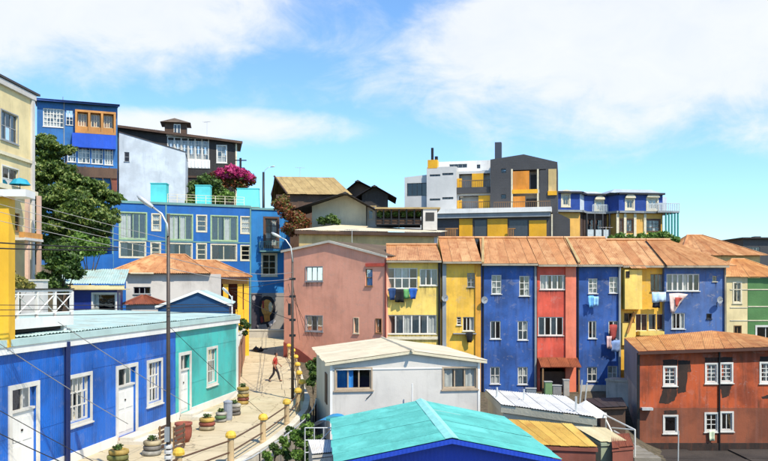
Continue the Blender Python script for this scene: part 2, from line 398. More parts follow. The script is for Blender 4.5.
paint('brick_red', 'aa4c24', .8, 'plaster', .8, .5, '54341f', 1.0, .15); paint('brick_brown', '85492f', .82, 'plaster', .6, .35, '5c4436'); paint('soot', '33261f', .9, 'plaster', .8, .5, '6a3c28', 2.0)
paint('grey_zinc', '8f9597', .5, 'corr', .4, .2, '6a5848'); paint('white_zinc', 'cfcac0', .6, 'metal', .3, .12, '8f8a80')
paint('green_wall', '5c8a50', .6, 'board', .2, .15, '3a5a34'); paint('teal_front_blue', '1640b0', .5, 'corr', .08, .1, '102a7a')
paint('brick_wall', '7d4636', .85, 'plaster', .5, .3, '4a3630'); paint('stone', '8d8576', .9, 'concrete', .5, .3, '4a443a')
paint('gable_blue', '1d4a74', .6, 'board', .2, .15, '1a2f45')
sheetmetal('rust_roof', 'c48a56', 'd6ab78', '9c5f32', .5); sheetmetal('rust_dark', '8a4a2c', '9c5a38', '5e2e1c', .5); sheetmetal('rust_bright', 'cf8f50', 'dda96a', 'a5622f', .42)
sheetmetal('cream_roof', 'd9ccae', 'e0d5ba', 'c9b48c', .1); sheetmetal('teal_roof', '5cb8ad', '6ac4b9', '4a9a90', .55, .6); sheetmetal('pale_teal_roof', 'b0cbc5', 'c0d6d0', 'a09a88', .4)
sheetmetal('yellow_roof', 'd9b254', 'e3c068', 'b8843a', .4); sheetmetal('white_roof', 'dedcd6', 'e6e4de', 'bdb4a2', .25); sheetmetal('tan_roof', 'b49a66', 'bea671', '8f7448', .4); sheetmetal('dark_roof', '3b3532', '4a423c', '5a3a2a', .3)
sheetmetal('sand_roof', 'ddcfa6', 'e6dab6', 'c0a878', .2); sheetmetal('blue_roof', '3a62a8', '44548c', '5a4a48', .2)
G = MATS

# ------------------------------------------------------------------ terrain
CTRL = np.array([(-8,15,-.35),(-8,30,-.35),(-7,45,-.3),(-9,60,.0),(-11.5,78,.35),(-15,30,-.4),(-14,42,-.3),(-20,45,1),(-25,55,2.5),(-30,70,3.5),(-20,62,.2),(-20,76,.3),
  (-3.4,20,-3),(-2.5,30,-3),(-2.2,40,-2.6),(-2,50,-2.0),(0,10,-3.4),(5,25,-3.3),(5,40,-2.4),(10,50,-2),(15,40,-4.2),(20,47,-4.2),(20,25,-5),(0,57,-1.75),(10,57,-1.75),(22,58,-1.9),
  (0,66,1),(10,66,1),(22,66,0),(35,60,-1),(35,75,1),(-4,73,5),(5,74,6),(5,92,9.5),(18,92,9.5),(30,108,10),(40,112,9.5),(-12,94,8.5),(-25,95,13),(-20,100,14),(-36,84,8),(-40,95,11),
  (-8,86,8.5),(60,100,4),(-60,60,7),(-60,110,13),(-12,84,.3),(-15,85,.3),(-10,85,.3),(-18,82,.3),(-22,80,.3),(-13,88,.5),(-26,78,1.0),(-9,80,.5),(-8.5,66,.1),(-9,72,.2),(-9.5,76,.3),(-10,80,.3),(-7,70,.2),(-8,78,.4),(-6.5,66,.0),(-7.5,74,.3),(0,120,9),(60,140,3),(-40,130,13),(0,-20,-4),(40,0,-8),(-40,0,0),(-40,30,2)], float)
def ground_z(x, y):
    d2 = (CTRL[:, 0] - x) ** 2 + (CTRL[:, 1] - y) ** 2 + .6
    w = d2 ** -2.2; z = float((w * CTRL[:, 2]).sum() / w.sum())
    r = max(0, math.hypot(x, y - 60) - 90)
    k = min(1, r / 350); k = k * k * (3 - 2 * k)
    return z * (1 - k) + (-6) * k
def axis(lo, hi, a, b, step):
    mid = list(np.arange(a, b, step)); l = []; v = a; g = step
    while v > lo: g *= 1.45; v -= g; l.append(v)
    h = []; v = b; g = step
    while v < hi: h.append(v); g *= 1.45; v += g
    return l[::-1] + mid + h + [v]
gx, gy = axis(-3000, 3000, -48, 66, 1.2), axis(-400, 4500, 4, 130, 1.2)
m = MB()
for yy in gy:
    for xx in gx: m.v.append((xx, yy, ground_z(xx, yy) + random.uniform(-.05, .05)))
nx_ = len(gx)
for j in range(len(gy) - 1):
    for i in range(nx_ - 1): m.f.append((j * nx_ + i, j * nx_ + i + 1, (j + 1) * nx_ + i + 1, (j + 1) * nx_ + i))
t = NT('dry_earth'); nz1 = t.noise(.35, detail=8); nz2 = t.noise(4, detail=6)
t.set(t.b.inputs['Base Color'], t.mix(t.ramp(nz2, .35, .7), t.mix(t.ramp(nz1, .35, .65), lin('4c4334'), lin('3c3c28')), lin('685d4a')))
t.b.inputs['Roughness'].default_value = .95; t.bump(nz2, .05)
tag(m.obj('ground', t.m, smooth=True), kind='structure')

# street: concrete slabs between the blue house row and the guard rail
def wall_x(D): return -14.46 + .16 * D                       # line of the blue and teal facades
LEFT = [(10, wall_x(10)), (42.3, wall_x(42.3)), (43.5, -7.75), (52, -9.2), (60, -10.35), (70, -11.9), (82, -13.6)]
RIGHT = [(10, -8.2), (16, -7.3), (20, -6.5), (23.3, -5.8), (26, -4.85), (29.5, -4.25), (33.4, -3.85), (37, -3.75), (41, -4.0), (44.6, -4.6), (48.9, -5.15), (53.3, -5.75), (57.5, -6.4), (61.8, -7.2), (70, -8.5), (82, -10.2)]
def interp(tab, D): return float(np.interp(D, [a for a, b in tab], [b for a, b in tab]))
def street_z(D): return max(0, (D - 46) / 34 * .65)
t = NT('street_concrete')
c1 = t.mix(t.ramp(t.noise(.5, detail=8, rough=.65), .3, .7), lin('b9aa88'), lin('cabc9b'))
c1 = t.mix(t.math('MULTIPLY', t.ramp(t.noise(1.4, (1, .5, 1), 7, .7, off=(4, 2, 0)), .55, .75), .45), c1, lin('8f8064'))
c1 = t.mix(t.math('MULTIPLY', t.ramp(t.noise(14, detail=4), .55, .8), .3), c1, lin('857860'))
c1 = t.mix(t.math('MULTIPLY', t.ramp(t.noise(.9, (1, 1, 1), 3, .5, off=(1, 7, 0), dist=1.5), .66, .72), .5), c1, lin('6f6552'))
vt = t.n.new('ShaderNodeTexVoronoi'); vt.feature = 'DISTANCE_TO_EDGE'; vt.inputs['Scale'].default_value = .55
vd = t.n.new('ShaderNodeVectorMath'); vd.operation = 'MULTIPLY_ADD'; vd.inputs[1].default_value = (.5, .5, .5); nn = t.n.new('ShaderNodeTexNoise'); nn.inputs['Scale'].default_value = 2.2; nn.inputs['Detail'].default_value = 5
t.l.new(t.tc.outputs['Object'], nn.inputs['Vector']); t.l.new(nn.outputs['Color'], vd.inputs[0]); t.l.new(t.tc.outputs['Object'], vd.inputs[2]); t.l.new(vd.outputs[0], vt.inputs['Vector'])
c1 = t.mix(t.math('MULTIPLY', t.math('SUBTRACT', 1.0, t.ramp(vt.outputs['Distance'], .004, .016)), .55), c1, lin('5a503f'))
t.set(t.b.inputs['Base Color'], c1); t.b.inputs['Roughness'].default_value = .9; t.bump(t.noise(20, detail=5), .01); STREETM = t.m
base = MB()
Ds = list(np.arange(10, 82.01, 1.0))
for a, b in zip(Ds[:-1], Ds[1:]):
    base.hexa([(interp(LEFT, a) - .2, a, -3.2), (interp(RIGHT, a), a, -3.2), (interp(RIGHT, b), b, -3.2), (interp(LEFT, b) - .2, b, -3.2),
               (interp(LEFT, a) - .2, a, street_z(a) - .03), (interp(RIGHT, a), a, street_z(a) - .03), (interp(RIGHT, b), b, street_z(b) - .03), (interp(LEFT, b) - .2, b, street_z(b) - .03)])
st = tag(base.obj('street', G['stone']), kind='structure')
D = 10.0                                                     # paving slabs with open joints
row = 0
while D < 81.5:
    L = random.uniform(2.3, 2.9); E = min(D + L, 82)
    cuts = [0, .36 + random.uniform(-.03, .03), .7 + random.uniform(-.03, .03), 1]
    for k in range(3):
        def cx(q, d): l, r = interp(LEFT, d) - .15, interp(RIGHT, d) - .02; return l + (r - l) * q
        g = .012; dz = random.uniform(-.006, .006)
        a0, a1, b0, b1 = cx(cuts[k], D) + g, cx(cuts[k + 1], D) - g, cx(cuts[k], E) + g, cx(cuts[k + 1], E) - g
        z0, z1 = street_z(D) + dz, street_z(E) + dz
        MB().hexa([(a0, D + g, z0 - .025), (a1, D + g, z0 - .025), (b1, E - g, z1 - .025), (b0, E - g, z1 - .025), (a0, D + g, z0), (a1, D + g, z0), (b1, E - g, z1), (b0, E - g, z1)]).obj('paving_slab', STREETM, st)
    D = E; row += 1
# ------------------------------------------------------------------ left side of the street
def px_wall(px):                                             # distance of the facade line at a photo column
    k = (px - CX) / F; return 14.46 / (.16 - k)
def street_house(name, label, pl, pr, mat, windows, doors, pipe=None):
    B = House(name, label, 'house', pl, px_wall(pl), pr, px_wall(pr), 0, 8.0)
    zt = 4.05; f = B.front; holes = []
    W = [B.rect(*w) for w in windows]; Dr = []
    for d in doors:
        r = list(B.rect(*d)); r[1] = .22; Dr.append(tuple(r))
    B.wall(f, 0, B.W, 0, zt, mat, W + Dr)
    B.shell(zt, mat, 'lrb', 4.35)
    MB().tbox(f, .003, B.W - .003, .002, .05, .0, .32).obj('plinth', G['white_trim'], B.root) if not Dr else None
    if Dr:
        e = [0.003] + [v for d in sorted(Dr) for v in (d[0] - .14, d[2] + .14)] + [B.W - .003]
        for i in range(0, len(e), 2): MB().tbox(f, e[i], e[i + 1], .002, .05, 0, .32).obj('plinth', G['white_trim'], B.root)
    for r in W: B.window(f, r, 4, 3, cas=.12, cur=[(.0, .45), (.62, 1)], fw=.06, inset=.1)
    for r in Dr:
        a, b, c, d = r; tr = d - .62
        m = MB().tbox(f, a - .14, a, .002, .05, 0, d + .14).tbox(f, c, c + .14, .002, .05, 0, d + .14).tbox(f, a, c, .002, .05, d, d + .14)
        m.tbox(f, a, c, -.14, -.02, tr - .07, tr)
        dr = m.obj('door', G['white_frame'], B.root)
        lf = MB().tbox(f, a, c, -.14, -.08, b, tr - .07).obj('door_leaf', G['white_trim'], dr)
        w2 = (c - a - .36) / 2
        for i in range(2):
            for (z0, z1) in ((b + .15, b + .85), (b + 1.0, tr - .25)):
                q = a + .12 + i * (w2 + .12); MB().tbox(f, q, q + w2, -.08, -.062, z0, z1).obj('panel', G['white_trim'], dr)
        MB().tbox(f, a + .08, a + .13, -.062, -.02, b + 1.0, b + 1.16).obj('handle', G['dark_metal'], dr)
        mid = (a + c) / 2; MB().tbox(f, mid - .04, mid + .04, -.062, -.045, b + 1.28, b + 1.34).obj('letter_slot', G['dark_metal'], dr)
        for i in range(2):
            u0, u1 = a + (c - a) * i / 2 + .03, a + (c - a) * (i + 1) / 2 - .03
            MB().quad(f(u0, -.1, tr), f(u1, -.1, tr), f(u1, -.1, d), f(u0, -.1, d)).obj('transom_pane', GLASS, dr)
        MB().tbox(f, mid - .03, mid + .03, -.13, -.05, tr, d).obj('mullion', G['white_frame'], dr)
        MB().tbox(f, a, c, -.14, .06, 0.0, .218).obj('threshold', G['brick_step'], dr)
    for zl in (1.42, 2.95):                                   # horizontal laps of the cladding sheets
        cut = sorted([(h[0] - .16, h[2] + .16) for h in W + Dr if h[1] - .2 < zl < h[3] + .2]); x0 = .01
        for (p0, p1) in cut + [(B.W - .01, B.W)]:
            if p0 - x0 > .1: MB().hexa([f(x0, .002, zl), f(p0, .002, zl), f(p0, .012, zl), f(x0, .012, zl), f(x0, .0015, zl + .5), f(p0, .0015, zl + .5), f(p0, .003, zl + .5), f(x0, .003, zl + .5)]).obj('cladding_lap', mat, B.root)
            x0 = p1
    # cornice, fascia and sheet roof running back from the street
    MB().tbox(f, .002, B.W - .002, .002, .16, zt - .2, zt + .02).obj('cornice', G['white_trim'], B.root)
    MB().tbox(f, .002, B.W - .002, -.1, .2, zt + .022, zt + .22).obj('fascia', G['pale_teal_fascia'], B.root)
    n = max(2, round(B.W / 1.1))
    B.roof((0, -.02, zt + .2), (B.W, -.02, zt + .2), (B.W, B.dep, zt + .4), (0, B.dep, zt + .4), n, G['pale_teal_roof'])
    return B
paint('brick_step', 'b5613c', .8, 'plaster', .4, .25); paint('pale_teal_fascia', 'b7d0ca', .55, 'metal', .3, .15, '8a9a94')
HB = street_house('blue_house', 'bright blue house with one white door at the left edge of the view', -24, 65, G['house_blue'], [], [(11, 388, 36, 480)])
MB().tube([HB.front(HB.W - .08, .14, 0), HB.front(HB.W - .08, .14, 4.0)], .09, 8).obj('drainpipe', plain('navy_pipe', '14204e', .4), HB.root)
HM = street_house('blue_house', 'bright blue house with two white windows and a white door behind the street lamp post', 65.2, 175.5, G['house_blue'],
                  [(69.5, 377, 90, 421), (148, 362, 161, 402)], [(117.5, 368, 135.5, 448)])
HT = street_house('teal_house', 'turquoise house with white door and window at the end of the blue row', 175.8, 237, G['house_teal'],
                  [(207.5, 349, 216.5, 383)], [(180, 355, 189.5, 421)])
MB().tbox(HT.front, HT.W - .16, HT.W + .02, .004, .07, .02, 4.0).obj('corner_board', G['white_trim'], HT.root)

# blue gable behind the turquoise house
B = House('gable_house', 'dark blue gable with white barge boards behind the turquoise house', 'house', 158, 44.2, 229, 44.8, 0, 7)
za, zb_, zc = B.z(160, 307), B.z(198, 292), B.z(227, 305)
B.wall(B.front, 0, B.W, 0, min(za, zc) - .01, G['gable_blue'], top=[(0, za), (B.x(198), zb_), (B.W, zc)]); B.shell(min(za, zc), G['gable_blue'])
xm = B.x(198)
for (e, z_, s_) in (((-.15), za, 0), ((B.W + .15), zc, 1)):
    MB().hexa([B.front(xm, .04, zb_ - .02), B.front(e, .04, z_ - .1), B.front(e, .13, z_ - .1), B.front(xm, .13, zb_ - .02), B.front(xm, .04, zb_ + .12), B.front(e, .04, z_ + .04), B.front(e, .13, z_ + .04), B.front(xm, .13, zb_ + .12)]).obj('barge_board', G['white_trim'], B.root)
B.roof((-.15, -.1, za - .02), (-.15, 7, za - .02), (xm, 7, zb_), (xm, -.1, zb_), 6, G['pale_teal_roof']); B.roof((B.W + .15, -.1, zc - .02), (B.W + .15, 7, zc - .02), (xm, 7, zb_), (xm, -.1, zb_), 6, G['pale_teal_roof'])

# small blue house with a pale flat roof behind the row
B = House('small_blue_house', 'small dark blue house with pale turquoise roof beside the white terrace', 'house', 73, 46, 117, 46.6, 0, 5)
zt = B.z(95, 290); w = B.rect(93, 294, 115.5, 311)
B.wall(B.front, 0, B.W, 0, zt, G['gable_navy'] if 'gable_navy' in G else paint('gable_navy', '17338a', .5, 'board', .15, .15), [w]); B.shell(zt, G['gable_navy'])
B.window(B.front, w, 1, 1, cas=.09, cur=[(0, .25)])
rw = (1.2, zt - 1.25, 2.3, zt - .2); B.window(B.right, (1.2, zt - 1.25, 2.2, zt - .25), 2, 1, cas=.08, inset=-.02)
x0, x1 = B.x(50), B.x(125)
MB().box(x0, x1, -.5, -.42, zt, zt + .28).obj('fascia', G['cream_wall'], B.root); MB().box(x0, x1, -.5, 5, zt + .0, zt + .05).obj('soffit', G['cream_wall'], B.root)
B.roof((x0, -.55, zt + .3), (x1, -.55, zt + .3), (x1, 4.5, zt + 1.25), (x0, 4.5, zt + 1.25), 5, G['pale_teal_roof'])

# white terrace with crossed railing on the near blue roof
d0, d1 = px_wall(8), px_wall(82); a = Vector((wall_x(d0) - .35, d0)); T = empty('roof_terrace', (a.x, a.y, 4.62), math.atan2(1, .16), 'white wooden roof terrace with crossed lattice railing above the blue house', 'terrace')
wT = (d1 - d0) * math.hypot(1, .16); wm = G['white_trim']
MB().box(0, wT, 0, 3.2, .0, .06).obj('deck', G['white_trim'], T); MB().box(-.02, wT + .02, -.06, -.002, -.12, .2).obj('edge_beam', wm, T); MB().box(.02, wT - .3, .12, 3.1, -.24, -.005).obj('underdeck_shade', G['dark_inside'], T)  # last box: dark fill standing in for the shade beneath the deck
MB().box(0, wT, -.04, .04, 1.0, 1.06).obj('top_rail', wm, T); MB().box(0, wT, -.03, .03, 0.9, .94).obj('rail', wm, T); MB().box(0, wT, -.03, .03, .3, .34).obj('rail', wm, T)
MB().box(-.05, wT + .05, -.08, .1, 1.062, 1.1).obj('dark_capping', G['dark_metal'], T)
npan = 4
MB().box(.05, wT - 1.3, 2.6, 2.66, .06, 1.15).obj('back_screen', G['brown_wood'], T)
for k in range(9): MB().box(.05, wT - 1.3, 2.54, 2.598, .1 + k * .12, .17 + k * .12).obj('screen_slat', G['wood_frame'], T)
for i in range(npan + 1):
    q = wT * i / npan; MB().box(q - (.05 if i in (0, npan) else .025), q + (.05 if i in (0, npan) else .025), -.05, .05, .2, 1.0).obj('post', wm, T)
for i in range(npan):
    q0, q1 = wT * i / npan + .03, wT * (i + 1) / npan - .03
    for (za, zb2, o) in ((.34, .9, 0), (.9, .34, .012)):
        MB().tube([(q0, o, za), (q1, o, zb2)], .022, 4).obj('lattice_bar', wm, T)
MB().box(wT - .46, wT - .3, .0, .14, -.75, -.01).obj('support_post', wm, T); MB().box(.1, .24, .0, .14, -.75, -.01).obj('support_post', wm, T)

# yellow wall at the frame edge
B = House('yellow_house', 'bright yellow house wall at the left edge beside the white terrace', 'house', -60, 22.5, 8.6, 22.6, 4.06, .45)
zt = B.z(0, 197); B.wall(B.front, 0, B.W, 0, zt, G['yellow_wall']); B.shell(zt, G['yellow_wall']); MB().box(-.2, B.W + .55, -.2, .5, zt, zt + .2).obj('cornice', G['white_trim'], B.root)

# cream apartment house up on the left
B = House('cream_house', 'tall cream stucco house with white cornices at upper left', 'house', -40, 38.5, 33, 46, 2, 9)
f = B.front; zt = B.z(30, 99); ws = [B.rect(1, 113, 17.5, 141), B.rect(2, 168, 18, 190)]
ws2 = [B.rect(11, 213, 20, 231)]
B.wall(f, 0, B.W, 0, zt, G['cream_wall'], ws + ws2); B.shell(zt, G['cream_wall'])
B.window(f, ws[0], 3, 2, G['grey_frame'], cur=[(0, .3), (.8, 1)], cas=.06); B.window(f, ws[1], 2, 2, G['white_frame'], cas=.08); B.window(f, ws2[0], 2, 2, G['wood_frame'])
for py, h, o in ((163, .18, .12), (195, .25, .25), (98, .3, .15)):
    z0 = B.z(28, py); MB().tbox(f, .0, B.W + .12, .003, o, z0, z0 + h).obj('cornice', G['shed_cream'] if py != 98 else G['pale_wall'], B.root)
MB().tbox(f, B.W - .32, B.W, .003, .12, 0, zt).obj('corner_pilaster', G['pale_wall'], B.root)
MB().hexa([(-.4, -.2, zt + .34), (B.W + .5, -.2, zt + .34), (B.W + .6, 9, zt + 1.2), (-.4, 9, zt + 1.2), (-.4, -.2, zt + .46), (B.W + .5, -.2, zt + .46), (B.W + .6, 9, zt + 1.32), (-.4, 9, zt + 1.32)]).obj('roof', G['dark_roof'], B.root)
zp = B.z(24, 196); zf = B.z(24, 292)
for px in (12, 24): 
    MB().tbox(f, B.x(px) - .1, B.x(px) + .1, .75, .95, 0, zp).obj('porch_column', paint('porch_pink', 'c9a793', .7, 'plaster', .3, .2), B.root)
zq = B.z(24, 240); MB().tbox(f, B.x(6), B.x(25), .7, 1.0, zq, zq + .32).obj('porch_beam', G['orange_wood'], B.root)
for k in range(2):
    MB().tbox(f, B.x(6), B.x(25), .0, 1.05, B.z(24, 262 - 50 * k + 30), B.z(24, 262 - 50 * k + 30) + .14).obj('porch_floor', G['pale_wall'], B.root)
# round turquoise parasol-like awning on the balcony
a = Vector(B.root.matrix_basis @ Vector((B.x(11), -.5, B.z(11, 187))))
U = MB()
for i in range(12):
    t0, t1 = 2 * math.pi * i / 12, 2 * math.pi * (i + 1) / 12
    for r0, z0, r1, z1 in ((0.02, .5, .35, .4), (.35, .4, .55, .12)):
        U.quad((r0 * math.cos(t0), r0 * math.sin(t0), z0), (r0 * math.cos(t1), r0 * math.sin(t1), z0), (r1 * math.cos(t1), r1 * math.sin(t1), z1), (r1 * math.cos(t0), r1 * math.sin(t0), z1))
u = empty('small_parasol', a, 0, 'small turquoise parasol on the cream house balcony', 'parasol'); U.obj('canopy', plain('parasol_teal', '1f93b0', .7), u); MB().tube([(0, 0, -.6), (0, 0, .5)], .02, 6).obj('pole', G['dark_metal'], u)

# ------------------------------------------------------------------ tall blue house behind the tree
B = House('tall_blue_house', 'tall blue corrugated house with orange glazed balcony behind the big tree', 'house', 37, 84, 117.5, 87, 6, 8)
f = B.front; zt = B.z(76, 103)
w1 = B.rect(43, 108.5, 64, 127); w2 = B.rect(44, 144, 60, 153); w3 = [B.rect(67.5, 146, 76, 162), B.rect(78, 147, 90, 163), B.rect(91.5, 148, 103, 164), B.rect(104.5, 149, 113, 165)]; w4 = B.rect(66, 110, 73, 125)
bal = B.rect(75, 112, 115.5, 135)
B.wall(f, 0, B.W, 0, zt, G['tall_blue'], [w1, w2, w4] + w3 + [bal]); B.shell(zt, G['tall_blue'])
B.window(f, w1, 6, 4, G['white_frame'], cur=[(0, 1)], bar=.04, fw=.1); B.window(f, w2, 3, 2, G['cream_frame']); B.window(f, w4, 2, 3, G['white_frame'], bar=.03)
for r in w3: B.window(f, r, 3, 3, G['white_frame'], cur=[(0, .8)], bar=.04, fw=.08)
a, b, c, d = bal                                              # boxed-out timber balcony
bay = MB().tbox(f, a, c, .0, .7, b, b + .25).tbox(f, a, c, .003, .7, d - .22, d)
for k in range(4): q = a + (c - a - .22) * k / 3; bay.tbox(f, q, q + .22, .003, .69, b + .25, d - .22)
bo = bay.obj('balcony', G['orange_wood'], B.root)
MB().tbox(f, a + .22, c - .22, .5, .56, b + .25, b + .75).obj('parapet', G['orange_wood'], bo)
for k in range(3):
    q = a + (c - a - .22) * k / 3 + .3; e = a + (c - a - .22) * (k + 1) / 3 - .1
    B.window(f, (q, b + .8, e, d - .3), 3, 2, G['cream_frame'], cur=None, inset=-.07, sill=False, bar=.04, fw=.08)
MB().tbox(f, a, c, -.02, .0, b, d).obj('balcony_back', G['orange_wood'], bo)
MB().tbox(f, a - .3, c, .003, .72, B.z(95, 149), b - .02).obj('blue_parapet', paint('vivid_blue', '1a52c4', .5, 'vboard', .12, .15), B.root)
MB().tbox(f, B.x(75), B.x(117), .003, .5, B.z(95, 178), B.z(95, 168)).obj('lower_balcony', G['brown_wood'], B.root)
for k in range(5): MB().tube([f(B.x(80 + 8 * k), .45, B.z(95, 190)), f(B.x(77 + 8 * k), .45, B.z(95, 167))], .05, 5).obj('stair_timber', G['brown_wood'], B.root)
MB().tbox(f, B.x(111), B.x(117), .003, .35, 0, B.z(115, 172)).obj('brick_pier', G['brick_wall'], B.root)
B.roof((-.3, -.6, zt + .0), (B.W + .2, -1.0, zt - .05), (B.W + .2, 8, zt + .9), (-.3, 8, zt + .9), 9, G['blue_roof'])
MB().tbox(f, -.3, B.W + .2, .55, .62, zt - .14, zt + .1).obj('fascia', G['blue_fascia'] if 'blue_fascia' in G else paint('blue_fascia', '34518f', .5, 'metal', .2, .2), B.root)
q = B.x(64); MB().tube([f(q, .05, 0), f(q, .05, zt)], .05, 6).obj('drainpipe', G['grey_zinc'], B.root)
q = B.x(63); MB().tube([f(q, -2, zt), f(q, -2, zt + 1.0)], .04, 5).obj('vent_pipe', G['grey_zinc'], B.root)

# white house and black timber house with turret
B = House('white_house', 'plain whitewashed wall of a house with one tiny window on the hilltop', 'house', 119, 93, 185.5, 94.5, 12, 7)
w = B.rect(124.3, 152, 129.3, 161.5); zl, zr = B.z(119, 132), B.z(185.5, 152)
B.wall(B.front, 0, B.W, 0, zr - .01, G['pale_blue_wall'], [w], top=[(0, zl), (B.W, zr)]); B.shell(zr - .3, G['pale_blue_wall'])
B.window(B.front, w, 1, 2, G['grey_frame']); B.slab((0, -.06, zl + .08), (B.W, -.06, zr + .08), (B.W, 7, zr), (0, 7, zl), .1, G['dark_roof'], 'coping')
B = House('black_timber_house', 'black weatherboard house with white verandah windows and a rooftop turret', 'house', 117, 101, 237, 104, 12, 11)
f = B.front; zl, zr = B.z(117, 126), B.z(237, 142)
w = [B.rect(168 + 6.9 * k, 137.5 + .35 * k, 173.8 + 6.9 * k, 158 + .35 * k) for k in range(6)] + [B.rect(217.5, 146, 226, 162)]
B.wall(f, 0, B.W, 0, zr - .01, G['black_wood'], w, top=[(0, zl), (B.W, zr)]); B.shell(zr - .02, G['black_wood'])
for r in w[:6]: B.window(f, r, 2, 4, G['white_frame'], cur=[(0, .35), (.6, 1)], cas=.09, fw=.07, sill=False)
B.window(f, w[6], 2, 3, G['white_frame'], cas=.14, cur=[(.05, .9)])
z0 = B.z(190, 168); z1 = B.z(190, 159.5); n = 0
vp = MB().tbox(f, B.x(166.5), B.x(210), .004, .08, z0, z1).obj('verandah_panel', G['white_trim'], B.root)
for k in range(13):
    q = B.x(167.5 + k * 3.4); MB().tbox(f, q, q + .12, .08, .13, z0 + .1, z1 - .1).obj('slat', G['white_trim'], vp)
MB().tbox(f, B.x(166.5), B.x(210), .004, .1, B.z(190, 137), B.z(190, 134.5)).obj('verandah_head', G['white_trim'], B.root)
MB().tbox(f, B.x(185), B.x(211), .004, .12, B.z(200, 178), B.z(200, 176)).obj('floor_beam', G['brown_wood'], B.root)
MB().tbox(f, B.W - .2, B.W, .004, .1, 0, zr - .2).obj('corner_board', G['cream_frame'], B.root)
B.roof((-.3, -.7, zl - .0), (B.W + .7, -.7, zr - .05), (B.W + .7, 11, zr + .5), (-.3, 11, zl + .5), 12, G['dark_roof'])
MB().hexa([f(-.3, .66, zl - .25), f(B.W + .7, .66, zr - .3), f(B.W + .7, .74, zr - .3), f(-.3, .74, zl - .25), f(-.3, .66, zl + .05), f(B.W + .7, .66, zr), f(B.W + .7, .74, zr), f(-.3, .74, zl + .05)]).obj('fascia', G['brown_wood'], B.root)
a, c = B.x(164), B.x(186); zt0, zt1 = B.z(175, 134), B.z(175, 121); ty = 1.2
tu = MB().box(a, c, ty, ty + 2.6, zt0 - .6, zt1).obj('turret', G['brown_wood'], B.root)
for k in range(2):
    q = B.x(173.2 + k * 3.6); B_w = MB().box(q, q + .42, ty - .06, ty - .005, zt0 + .15, zt1 - .15).obj('window_frame', G['white_frame'], tu)
    MB().box(q + .08, q + .34, ty - .075, ty - .062, zt0 + .28, zt1 - .28).obj('pane', plain('dark_glass', '3c4650', .12), tu)
mx, my, o, za = (a + c) / 2 - .2, ty + 1.3, .55, B.z(175, 114)
m = MB(); q = [(a - o, ty - o, zt1), (c + o, ty - o, zt1), (c + o, ty + 2.6 + o, zt1), (a - o, ty + 2.6 + o, zt1)]
for i in range(4): m.poly([q[i], q[(i + 1) % 4], (mx, my, za)])
m.poly(q); m.obj('turret_roof', G['tan_dark'] if 'tan_dark' in G else sheetmetal('tan_dark', '6b5a44', '77664e', '4a3a2c', .4), tu)

# ------------------------------------------------------------------ blue hotel
B = House('blue_hotel', 'long royal blue two storey hotel with cream trimmed windows and turquoise roof boxes', 'building', 112.5, 80.5, 251, 86, 0, 7)
f = B.front; zt = B.z(180, 205)
up = [(120, 213, 146, 238.6), (152.4, 214.5, 160, 230), (167.5, 215, 192, 239.5), (197.2, 215.8, 206, 231.2), (211.5, 216.5, 237, 240.5), (241.3, 217.2, 249.8, 233)]
lo = [(120, 242.5, 145, 257), (151.5, 243.2, 159.8, 256.8), (167.5, 244, 191.5, 258.6), (197.2, 244.2, 205.8, 259.6), (211.5, 245, 236, 260), (241.3, 246, 249.8, 260)]
W = [B.rect(*w) for w in up + lo]
B.wall(f, 0, B.W, 0, zt, G['hotel_blue'], W); B.shell(zt, G['hotel_blue'], roofmat=G['pale_concrete'])
for i, r in enumerate(W):
    big = r[2] - r[0] > 1.5
    if i < 6: B.window(f, r, 4 if big else 1, 1 if big else 3, G['cream_frame'] if i % 2 else G['green_frame'], cas=.12, cur=[(0, .42), (.5, .97)] if big else [(0, 1)], fw=.07, sill=False, bar=.035)
    else: B.window(f, r, 2 if big else 1, 1 if big else 3, G['cream_frame'], cas=.12, cur=[(0, .3), (.75, 1)] if big else None, fw=.07, sill=False, bar=.04, cmat=G['red_curtain'] if i in (10,) else None)
MB().tbox(f, -.05, B.W, .003, .1, zt - .02, zt + .22).obj('parapet_coping', paint('green_trim', '6f9a94', .5, 'metal', .2, .2), B.root)
for px in (112.8, 166, 250.4): q = B.x(px); MB().tbox(f, q - .07, q + .07, .003, .06, 0, zt - .05).obj('corner_strip', G['green_trim'], B.root)
MB().tbox(f, 0, B.W, .003, .05, B.z(180, 242.2), B.z(180, 241)).obj('string_course', G['green_trim'], B.root)
q0, q1 = B.x(73), -.02
MB().hexa([f(q0, 1.2, 0), f(q1, 1.2, 0), f(q1, -3, 0), f(q0, -3, 0), f(q0, 1.2, B.z(90, 257)), f(q1, 1.2, B.z(90, 254)), f(q1, -3, B.z(90, 254)), f(q0, -3, B.z(90, 257))]).obj('low_wing', G['hotel_blue'], B.root)
for k in range(9):                                            # roof terrace rail
    q = B.x(168 + k * 9.6); MB().box(q - .03, q + .03, .3, .36, zt + .15, zt + 1.15).obj('terrace_post', G['cream_frame'], B.root)
for z in (.55, .85, 1.12): MB().box(B.x(168), B.x(245), .31, .35, zt + z, zt + z + .035).obj('terrace_rail', G['cream_frame'], B.root)
HOT = B; HZT = zt
B = House('blue_annex', 'lighter blue narrow block with one tall balcony window and a painted mural at street level', 'building', 251.3, 86.05, 290, 87.5, 0, 7)
f = B.front; zt = B.z(270, 210)
w1, w2 = B.rect(265, 218.5, 277.5, 246), B.rect(262.5, 254.5, 276, 275)
B.wall(f, 0, B.W, B.z(270, 293), zt, G['annex_blue'], [w1, w2]); B.shell(zt, G['annex_blue'], roofmat=G['pale_concrete'])
B.window(f, w1, 2, 4, G['brown_frame'] if 'brown_frame' in G else plain('brown_frame', '5a4030', .6), cas=.2, cur=[(0, 1)], fw=.1); B.window(f, w2, 2, 3, G['cream_frame'], cas=.15, fw=.08)
